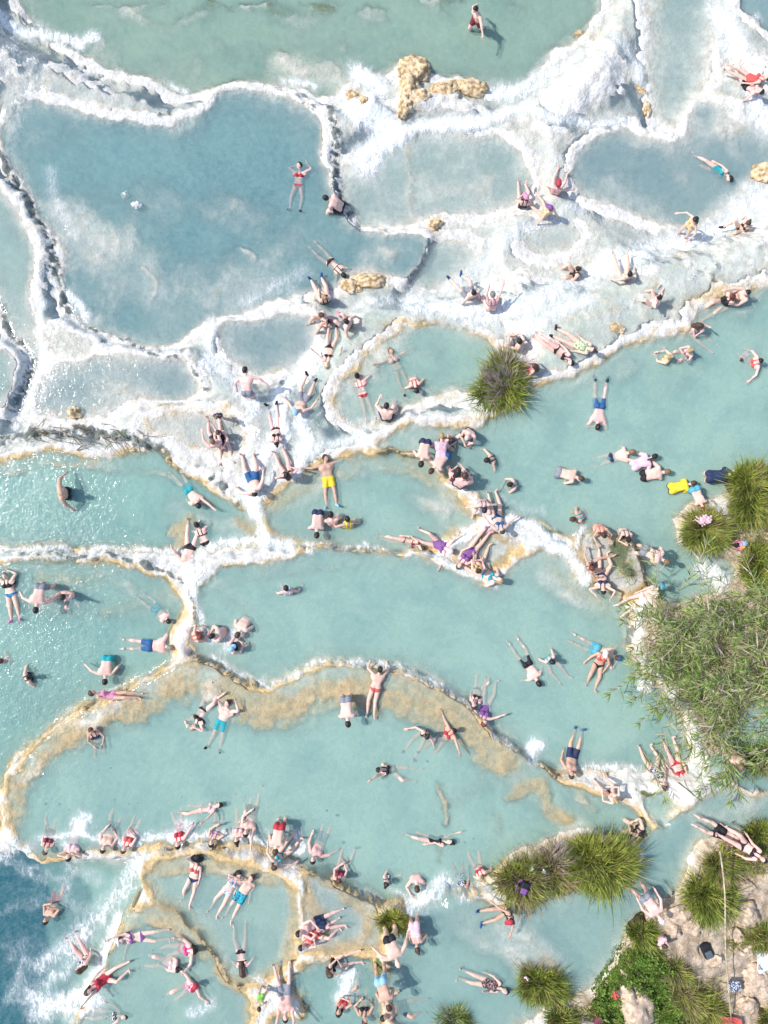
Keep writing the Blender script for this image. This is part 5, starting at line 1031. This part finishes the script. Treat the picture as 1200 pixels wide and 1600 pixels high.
TH = np.array([unmap(x, y, .15) for x, y in [(1015,975),(1035,942),(1100,945),(1150,930),(1300,905),(1330,1205),(1190,1190),(1140,1175),(1115,1130),(1060,1070),(1026,1030)]])
while n < 265:
    mx_, my_ = rng.uniform(1000, 1340), rng.uniform(900, 1230)
    if sdf_poly(np.array([mx_]), np.array([my_]), TH)[0] > 0: continue
    x, y = (mx_ - 600) / 50, (800 - my_) / 50; T, W = g_at(x, y)
    fx = (mx_ - 1000) / 300; az = math.radians(rng.normal(196 + 22 * (my_ - 1060) / 150, 34))
    v = int(rng.choice(9, p=np.array((1, 3, 3, 1, 3, 3, 1, 3, 3)) / 21)); sc = rng.uniform(.5, .92); n += 1
    look = ('tall ' if sc > .70 else 'short ') + ('straw coloured reed' if v % 3 == 0 else 'green leafy reed')
    where = 'in the top of the thicket below the tussocks' if my_ < 985 else 'in the bottom of the thicket above the white rock' if my_ > 1115 else 'at the pool side of the thicket' if mx_ < 1080 else 'at the right edge of the thicket' if mx_ > 1190 else 'in the middle of the thicket'
    cane(x, y, T - .03, az, v, sc, look + ' ' + where, look.split(' with')[0] + 's ' + where)
def cane_px(px, py, deg, v, sc, label): x, y, z, T, W = place_px(px, py); cane(x, y, T - .02, math.radians(deg), v, sc, label, 'reed canes hanging over the pools')
cane_px(1012, 1030, 222, 1, .72, 'reed cane reaching down left over the central pool'); cane_px(1010, 1062, 205, 4, .62, 'lower reed cane hanging low over the central pool water'); cane_px(1020, 925, 120, 2, .75, 'reed cane arching up over the side pool')
cane_px(1062, 930, 80, 5, .85, 'tall pale reed cane reaching up to the tussocks'); cane_px(985, 915, 140, 7, .5, 'small reed cane on the side pool rim'); cane_px(1000, 1160, 285, 5, .7, 'reed cane pointing straight down to the channel mouth'); cane_px(1040, 1130, 250, 8, .7, 'reed cane drooping over the white rock bathers')
cane_px(1050, 1100, 235, 2, .7, 'reed cane hanging over the right end of the central pool'); cane_px(960, 905, 70, 4, .4, 'low reed sprig growing on the side pool mud')
for i, (px, py, dg, v, sc) in enumerate([(1018,965,175,1,.5),(1020,990,200,2,.55),(1016,1012,190,7,.5),(1030,1040,215,8,.6),(1045,1075,228,1,.62),(1062,1100,240,5,.6),(1075,1130,235,4,.65),(1090,1160,250,7,.6),(1035,945,130,5,.55)]):
    cane_px(px, py, dg, v, sc, ('uppermost', 'second from the top', 'third from the top', 'fourth from the top', 'fifth from the top', 'fourth from the bottom', 'third from the bottom', 'lowest', 'upward pointing')[i] + ' of the reeds that lean out from the thicket edge')
# fallen straw and leaf litter under the canes, grass and herbs: nobody could count them
def scatter(name, polys, n, mats, seed, ln, w, flat, zup=.06, az=None):
    rng = np.random.default_rng(seed); pts = []
    for P in polys:
        Q = np.array([unmap(x, y, level_px(x, y)) for x, y in P]); lo, hi = Q.min(0), Q.max(0); c = rng.uniform(lo, hi, (int(n * 2.5), 2)); k = sdf_poly(c[:, 0], c[:, 1], Q) < rng.normal(0, 5, len(c)); pts.append(c[k])
    pts = np.concatenate(pts); pts = pts[rng.permutation(len(pts))[:n]]; n = len(pts)
    Ff = fields(pts[:, 0], pts[:, 1]); ok = Ff['T'] > Ff['W'] - .12; pts = pts[ok]; z = Ff['T'][ok]; n = len(pts)
    clump = sstep(-.35, .5, fbm(pts[:, 0], pts[:, 1], 28, 3, 9)); z = z + clump * zup * rng.uniform(.2, 1, n)
    a = rng.uniform(0, 6.28, n) if az is None else rng.normal(az[0], az[1], n); e = rng.uniform(flat[0], flat[1], n)
    d = np.stack([np.cos(a) * np.cos(e), np.sin(a) * np.cos(e), np.sin(e)], -1); s = np.stack([-np.sin(a), np.cos(a), rng.normal(0, .3, n)], -1)
    b0 = np.stack([(pts[:, 0] - 600) / 50, (800 - pts[:, 1]) / 50, z], -1); L_ = (ln * rng.uniform(.6, 1.3, n))[:, None]; w_ = (w * rng.uniform(.7, 1.3, n))[:, None]
    V = np.stack([b0, b0 + d * L_ * .5 - s * w_, b0 + d * L_ - np.array((0, 0, 1)) * L_ * .12, b0 + d * L_ * .5 + s * w_], 1).reshape(-1, 3); F = np.arange(n * 4).reshape(n, 4)
    o = mesh_np(name, V, F, mats, None, False, rng.integers(0, len(mats), n)); tag(o, kind='stuff'); return o
REEDP = [(1015,975),(1035,945),(1095,945),(1150,925),(1290,905),(1300,1200),(1190,1190),(1125,1170),(1100,1120),(1055,1065),(1022,1030)]
scatter('reed_litter', [REEDP], 1500, [M_REEDD, M_CANE, M_REEDD, M_CANE], 21, 1.0, .009, (-.05, .4), .6, (3.45, .4))
scatter('reed_undergrowth', [REEDP], 2300, [M_REED, M_REEDL, M_REEDL], 22, .42, .018, (.0, .9), .7)
HERBP = [(945,1490),(985,1470),(1015,1480),(1045,1510),(1075,1530),(1110,1560),(1100,1610),(1030,1620),(1020,1570),(980,1520),(965,1560),(975,1610),(930,1610),(920,1560)]
scatter('leafy_herbs', [HERBP], 15000, [M_HERB, M_HERB, M_HERBL], 23, .085, .026, (.0, .9), .28)
scatter('bank_grass', [[(1060,1520),(1110,1520),(1140,1590),(1120,1620),(1060,1610)],[(1110,1300),(1200,1320),(1210,1360),(1110,1360)],[(1130,1470),(1200,1480),(1200,1440),(1170,1440)],[(960,1420),(1010,1415),(1040,1490),(970,1500)],[(860,1590),(900,1560),(950,1560),(950,1620),(860,1620)],[(1130,745),(1210,740),(1210,920),(1150,890),(1130,840)],[(785,1340),(975,1315),(975,1390),(800,1410)]], 7500, [M_RUSH, M_RUSHY, M_RUSHD], 24, .26, .010, (.3, 1.2), .05)

# ------------------------------------------------------------------ rocks
M_OCHRE = basic('ochre_travertine', (.60, .42, .22), .8, .28, 7, .2, bump=.04, second=(.68, .56, .40), cut=(.42, .70)); M_PALE = basic('pale_rock', (.62, .47, .34), .85, .2, 5, .2, bump=.03, second=(.38, .29, .21), cut=(.55, .68)); M_WROCK = basic('white_rock', (.70, .69, .65), .8, .15, 7, .2, bump=.02)
import bmesh
from mathutils import noise as mnoise
def rock(px, py, rx, ry, h, rot, mat, label, seed, group=None, sub=4):
    x, y, z, T, W = place_px(px, py); bm = bmesh.new(); bmesh.ops.create_icosphere(bm, subdivisions=sub, radius=1)
    off = Vector((seed * 3.7, seed * 1.3, seed * 2.1))
    for v in bm.verts:
        c = v.co.copy(); k = 1 + .42 * mnoise.noise(c * 1.3 + off) + .26 * mnoise.noise(c * 2.9 + off) + .15 * mnoise.noise(c * 6.5 + off)
        k += .12 * abs(mnoise.noise(c * 5 + off)) + .05 * mnoise.noise(c * 13 + off); v.co = Vector((c.x * k * rx / 50, c.y * k * ry / 50, c.z * k * h * .8))
    me = bpy.data.meshes.new('rock'); bm.to_mesh(me); bm.free()
    for p_ in me.polygons: p_.use_smooth = True
    me.materials.append(mat); o = bpy.data.objects.new('rock', me); col.objects.link(o); o.location = (x, y, max(T, W - .1) + h * .02); o.rotation_euler = (0, 0, math.radians(rot)); tag(o, label, 'rock', group)
RG = 'ochre rocks standing out of the falls'
for i, (px, py, rx, ry, h, rot, lab) in enumerate([(648,110,25,20,.40,0,'tallest ochre rock on the brink of the green river'),(640,140,17,22,.28,10,'ochre rock just below the tallest one'),(632,168,11,17,.2,-15,'slim ochre rock trailing down the falls, lowest of its row'),(660,152,12,13,.2,20,'small lumpy ochre rock in the pocket beside the slim one'),(698,138,23,15,.24,0,'left half of the wide ochre outcrop right of the tallest rock'),(740,138,26,16,.24,-8,'right half of the wide ochre outcrop'),
    (551,149,10,7,.2,-20,'small pale ochre rock left of a darker twin above the falls'),(569,158,8,9,.2,40,'darker small ochre rock right of its pale twin'),(580,437,27,11,.2,6,'long orange rock below the floating black bikini'),(546,447,14,11,.15,-20,'small rock at the left end of the long orange rock'),(560,452,8,5,.12,0,'tiny orange rock under the long one'),(680,351,13,7,.2,12,'lone ochre rock on the dam between upper pools'),(965,512,12,8,.15,-20,'orange lump on the white slope above the right pool'),
    (1192,272,16,17,.35,0,'round ochre rock at the right edge of the upper pools'),(116,645,13,10,.3,0,'brown rock at the top of the driftwood pile'),(905,52,9,8,.15,0,'little yellow rock on the river brink at upper right'),(1000,140,14,6,.14,-30,'crooked ochre crust between top right shallows'),(1010,172,6,13,.14,0,'narrow ochre crust running down to the upper right pool')]):
    rock(px, py, rx, ry, h, rot, M_OCHRE, lab, i + 1, RG)
rock(213, 320, 8, 6, .18, 0, M_WROCK, 'small white rock breaking the surface of the big upper pool', 31, 'pale rocks'); rock(194, 303, 7, 6, .1, 0, M_WROCK, 'grey stone just above the small white rock', 32, 'pale rocks'); rock(1009, 1072, 14, 13, .3, 0, M_WROCK, 'smooth white boulder at the foot of the reeds', 33, 'pale rocks')
for i, (px, py, rx, ry, h, rot, lab) in enumerate([(990,1568,22,46,.55,22,'big weathered grey brown rock among the herbs'),(1060,1428,18,14,.25,10,'cracked earth block right of the pale cap man'),(1082,1445,16,12,.2,-30,'flat tan rock behind the cracked earth block'),(1050,1455,12,10,.2,0,'pale stone next to the kneeling child'),(1160,1385,20,12,.2,-10,'tan ledge stone near the upper right of the bank'),(1165,1425,16,18,.22,30,'tan stone right of the clothes bundle'),(1165,1480,15,12,.2,0,'tan stone in the middle of the bare bank'),(1185,1535,24,26,.18,0,'large flat pale slab at the right edge of the bank'),(1150,1460,12,9,.15,-40,'small tan stone beside the cane pole'),(1120,1500,11,9,.15,0,'small tan stone below the cane pole middle'),(1165,1570,16,12,.2,15,'tan stone near the lower right corner')]):
    rock(px, py, rx, ry, h, rot, M_PALE, lab, 40 + i, 'rocks of the muddy bank')

# ------------------------------------------------------------------ things left on the banks
def blob(name, px, py, f, lo, hi, h, mat, label, cat, rot=0, lift=0.0, group=None, parts=()):
    x, y, z, T, W = place_px(px, py); p, o, _ = grid(lo, hi, h); V, Q = snet(f(p), o, h)
    r = mesh_np(name, V, Q, [mat]); r.location = (x, y, max(T, W - .05) + lift); r.rotation_euler = (0, 0, math.radians(rot)); tag(r, label, cat, group)
    for nm, ff, mm in parts: V, Q = snet(ff(p), o, h); mesh_np(nm, V, Q, [mm], r)
    return r
def rbox(p, lo, hi, r): return sbox(p, np.array(lo) + r, np.array(hi) - r) - r
def wob(p, s, k, seed=0): return k * (np.sin(p[..., 0] * s + seed + 2 * np.sin(p[..., 1] * s * .7)) * np.cos(p[..., 1] * s * 1.2 + seed * 2) + .6 * np.sin(p[..., 0] * s * 2.3 + p[..., 1] * s * 1.9 + seed))
def backpack(px, py, rot, c1, c2, label, lift=0.0, sc=1.0):
    k = sc
    body = lambda p: rbox(p, (-.15 * k, -.23 * k, .0), (.15 * k, .23 * k, .19 * k), .06 * k) + wob(p, 22, .006)
    pocket = lambda p: rbox(p, (-.11 * k, -.20 * k, .14 * k), (.11 * k, .02 * k, .235 * k), .03 * k); flap = lambda p: rbox(p, (-.13 * k, .06 * k, .12 * k), (.13 * k, .215 * k, .215 * k), .03 * k)
    def strap(s): return lambda p: np.maximum(np.abs(np.linalg.norm((p[..., :2] - np.array((s * .16 * k, 0))) / np.array((.09 * k, .19 * k)), axis=-1) - 1) * .08 * k - .016, np.abs(p[..., 2] - .06 * k) - .014)
    return blob('backpack', px, py, body, (-.3 * k, -.3 * k, -.04), (.3 * k, .3 * k, .27 * k), .017, c1, label, 'backpack', rot, lift, None, (('front_pocket', pocket, c2), ('top_flap', flap, c1), ('strap', strap(1), c2), ('strap', strap(-1), c2)))
backpack(1102, 1482, 25, cloth('black'), basic('fabric_slate', (.09, .12, .14), .7, .1, 20), 'black backpack with slate pocket lying on the bare bank'); backpack(815, 1376, -20, cloth('black'), cloth('purple'), 'black and purple backpack on the dark end of the grass island', .35, .85)
backpack(938, 1592, 60, basic('fabric_wine', (.16, .04, .06), .7, .1, 20), cloth('black'), 'dark wine coloured backpack at the bottom edge beside the big rock', .05, 1.0); backpack(917, 1597, 80, basic('fabric_taupe', (.36, .31, .27), .7, .1, 20), cloth('grey'), 'taupe bag at the bottom edge left of the dark backpack', .05, .9)
def bundle(px, py, rx, ry, h, c, label, seed, rot=0, lift=0.0, name='clothes_bundle', cat='clothes', parts=()):
    f = lambda p: ell(p, (0, 0, h * .4), (rx, ry, h)) * .8 + wob(p, 26, .016, seed) + wob(p, 61, .006, seed + 2)
    return blob(name, px, py, f, (-rx - .1, -ry - .1, -h - .05), (rx + .1, ry + .1, h * 1.8 + .1), .018, cloth(c), label, cat, rot, lift, 'clothes and towels on the banks', parts)
sub = lambda cx, cy, r, h, s: (lambda p: ell(p, (cx, cy, h), (r, r * .8, h)) * .8 + wob(p, 30, .014, s))
bundle(1155, 852, .20, .16, .10, 'pink', 'colourful heap of pink, blue and orange clothes between two tussocks', 1, 10, .03, parts=(('blue_cloth', sub(.10, .02, .11, .10, 3), cloth('lightblue')), ('orange_cloth', sub(.02, -.07, .09, .11, 4), basic('fabric_orange', (.7, .32, .08), .7, .1, 30)), ('black_cloth', sub(-.15, .03, .10, .09, 5), cloth('black'))))
bundle(1091, 812, .26, .15, .07, 'palepink', 'pale pink towel crumpled on top of a tussock', 6, 5, .42, 'towel', 'towel'); bundle(642, 1446, .13, .10, .08, 'white', 'white plastic bag on the small bright tuft', 7, 0, .32, 'plastic_bag', 'bag')
bundle(1136, 1421, .20, .13, .10, 'white', 'white and navy clothes bundle under the long cane pole', 8, 20, .10, parts=(('navy_cloth', sub(.13, .04, .12, .10, 9), cloth('navy')),)); bundle(1141, 1532, .22, .17, .10, 'navypat', 'black and white striped bag near the lower end of the cane pole', 10, -20, .25, 'beach_bag', 'bag')
bundle(957, 1546, .08, .11, .05, 'coral', 'small red cloth lying on the herbs', 11, -20, .25); bundle(1172, 822, .08, .07, .05, 'white', 'crumpled white paper bag on dry ground, upper of two', 12, 0, .02, 'paper_bag', 'bag'); bundle(1182, 834, .07, .06, .05, 'white', 'crumpled white paper bag on dry ground, lower of two', 13, 40, .02, 'paper_bag', 'bag')
bundle(828, 1349, .08, .09, .05, 'white', 'white bag on the grass island, left of a smaller one', 14, 0, .30, 'paper_bag', 'bag'); bundle(846, 1353, .07, .06, .05, 'white', 'smaller white bag on the grass island', 15, 0, .34, 'paper_bag', 'bag'); bundle(820, 1520, .09, .05, .05, 'palepink', 'pale pink cloth on the round tussock in the channel', 16, -30, .30)
def towel(px, py, w, l, rot, c, label, seed, lift=.03):
    x, y, z, T, W = place_px(px, py); n = 26; V = []; F = []
    for i in range(n):
        for j in range(n):
            u, v = (i / (n - 1) - .5) * w, (j / (n - 1) - .5) * l; q = np.array((u, v, 0.0)); e = .03 * math.sin(9 * v + seed)
            V.append((u + e, v + .03 * math.sin(8 * u + seed), .035 * math.sin(11 * u + 5 * v + seed) + .025 * math.sin(16 * v - 7 * u + 2 * seed) + .04))
    F = [(i * n + j, (i + 1) * n + j, (i + 1) * n + j + 1, i * n + j + 1) for i in range(n - 1) for j in range(n - 1)]
    o = mesh_np('towel', V, F, [c]); sm = o.modifiers.new('thick', 'SOLIDIFY'); sm.thickness = .014; o.location = (x, y, max(T, W) + lift); o.rotation_euler = (0, 0, math.radians(rot)); tag(o, label, 'towel', 'clothes and towels on the banks')
towel(1193, 1490, .55, .9, 8, basic('towel_white_blue', (.74, .76, .78), .8, .05, 7, .1, second=(.10, .42, .62), cut=(.60, .64)), 'white towel with blue print spread at the right edge of the bank', 1, .12); towel(1136, 1594, .7, .45, -8, cloth('coral'), 'coral red towel spread at the bottom edge below the cane pole', 2, .2)
x0, y0, z0, _, _ = place_px(1125, 1330); x1, y1, z1, _, _ = place_px(1137, 1585)
pp = [np.array((x0, y0, z0 + 1.15)) * (1 - t) + np.array((x1, y1, z1 + .25)) * t + np.array((.04 * math.sin(6 * t), 0, .05 * math.sin(9 * t))) for t in np.linspace(0, 1, 14)]
# the pole lies through the two tussocks, upper end propped on the blades
k0 = (H - z0 - 1.15) / (H - z0); pp = [q - np.array((x0 * (1 - k0) * (1 - t), y0 * (1 - k0) * (1 - t), 0)) for q, t in zip(pp, np.linspace(0, 1, 14))]
V, F = tube_pts(pp, [.026 - .0008 * i for i in range(14)], 7); o = mesh_np('cane_pole', V, [q if q[2] != q[3] else q[:3] for q in F], [M_CANE]); tag(o, 'long dry cane pole lying over the tussocks of the muddy bank', 'pole')
# driftwood heap by the upper left pools, single sticks
rng = np.random.default_rng(77); M_TWIG = basic('grey_driftwood', (.34, .29, .235), .8, .25, 20, .2); M_TWIGD = basic('brown_driftwood', (.16, .11, .07), .8, .25, 20, .2)
for i in range(46):
    px = 10 + 235 * rng.beta(2.2, 2); py = 683 + .00012 * (px - 120) ** 2 * 1.0 + rng.normal(0, 9); x, y, z, T, W = place_px(px, py); ln = rng.uniform(.3, 1.0); a = rng.normal(-.25, .7)
    q = [np.array((math.cos(a + .25 * math.sin(3 * t + i)) * ln * (t - .5), math.sin(a + .3 * math.sin(2 * t + i)) * ln * (t - .5), .03 + .05 * t + .03 * math.sin(5 * t + i))) for t in np.linspace(0, 1, 6)]
    V, F = tube_pts(q, [.016, .014, .013, .011, .008, .005], 5); o = mesh_np('dead_branch', V, [f if f[2] != f[3] else f[:3] for f in F], [M_TWIG if i % 3 else M_TWIGD]); o.location = (x, y, max(T, W) + .02); look = ('grey' if i % 3 else 'dark brown') + (' long' if ln > .65 else ' short'); where = 'at the left end of the driftwood heap' if px < 90 else 'in the middle of the driftwood heap' if px < 165 else 'at the right end of the driftwood heap'
    tag(o, look + ' dead stick ' + where, 'stick', look + ' sticks ' + where)
x, y, z, T, W = place_px(1076, 1236); V, F = tube_pts([(-.35, .3, .12), (-.1, .1, .08), (.15, -.12, .1), (.4, -.3, .06)], [.02, .018, .014, .008], 6); o = mesh_np('dead_branch', V, [f if f[2] != f[3] else f[:3] for f in F], [M_TWIGD]); o.location = (x, y, max(T, W)); tag(o, 'dark dead branch on white rock above the channel mouth', 'branch')
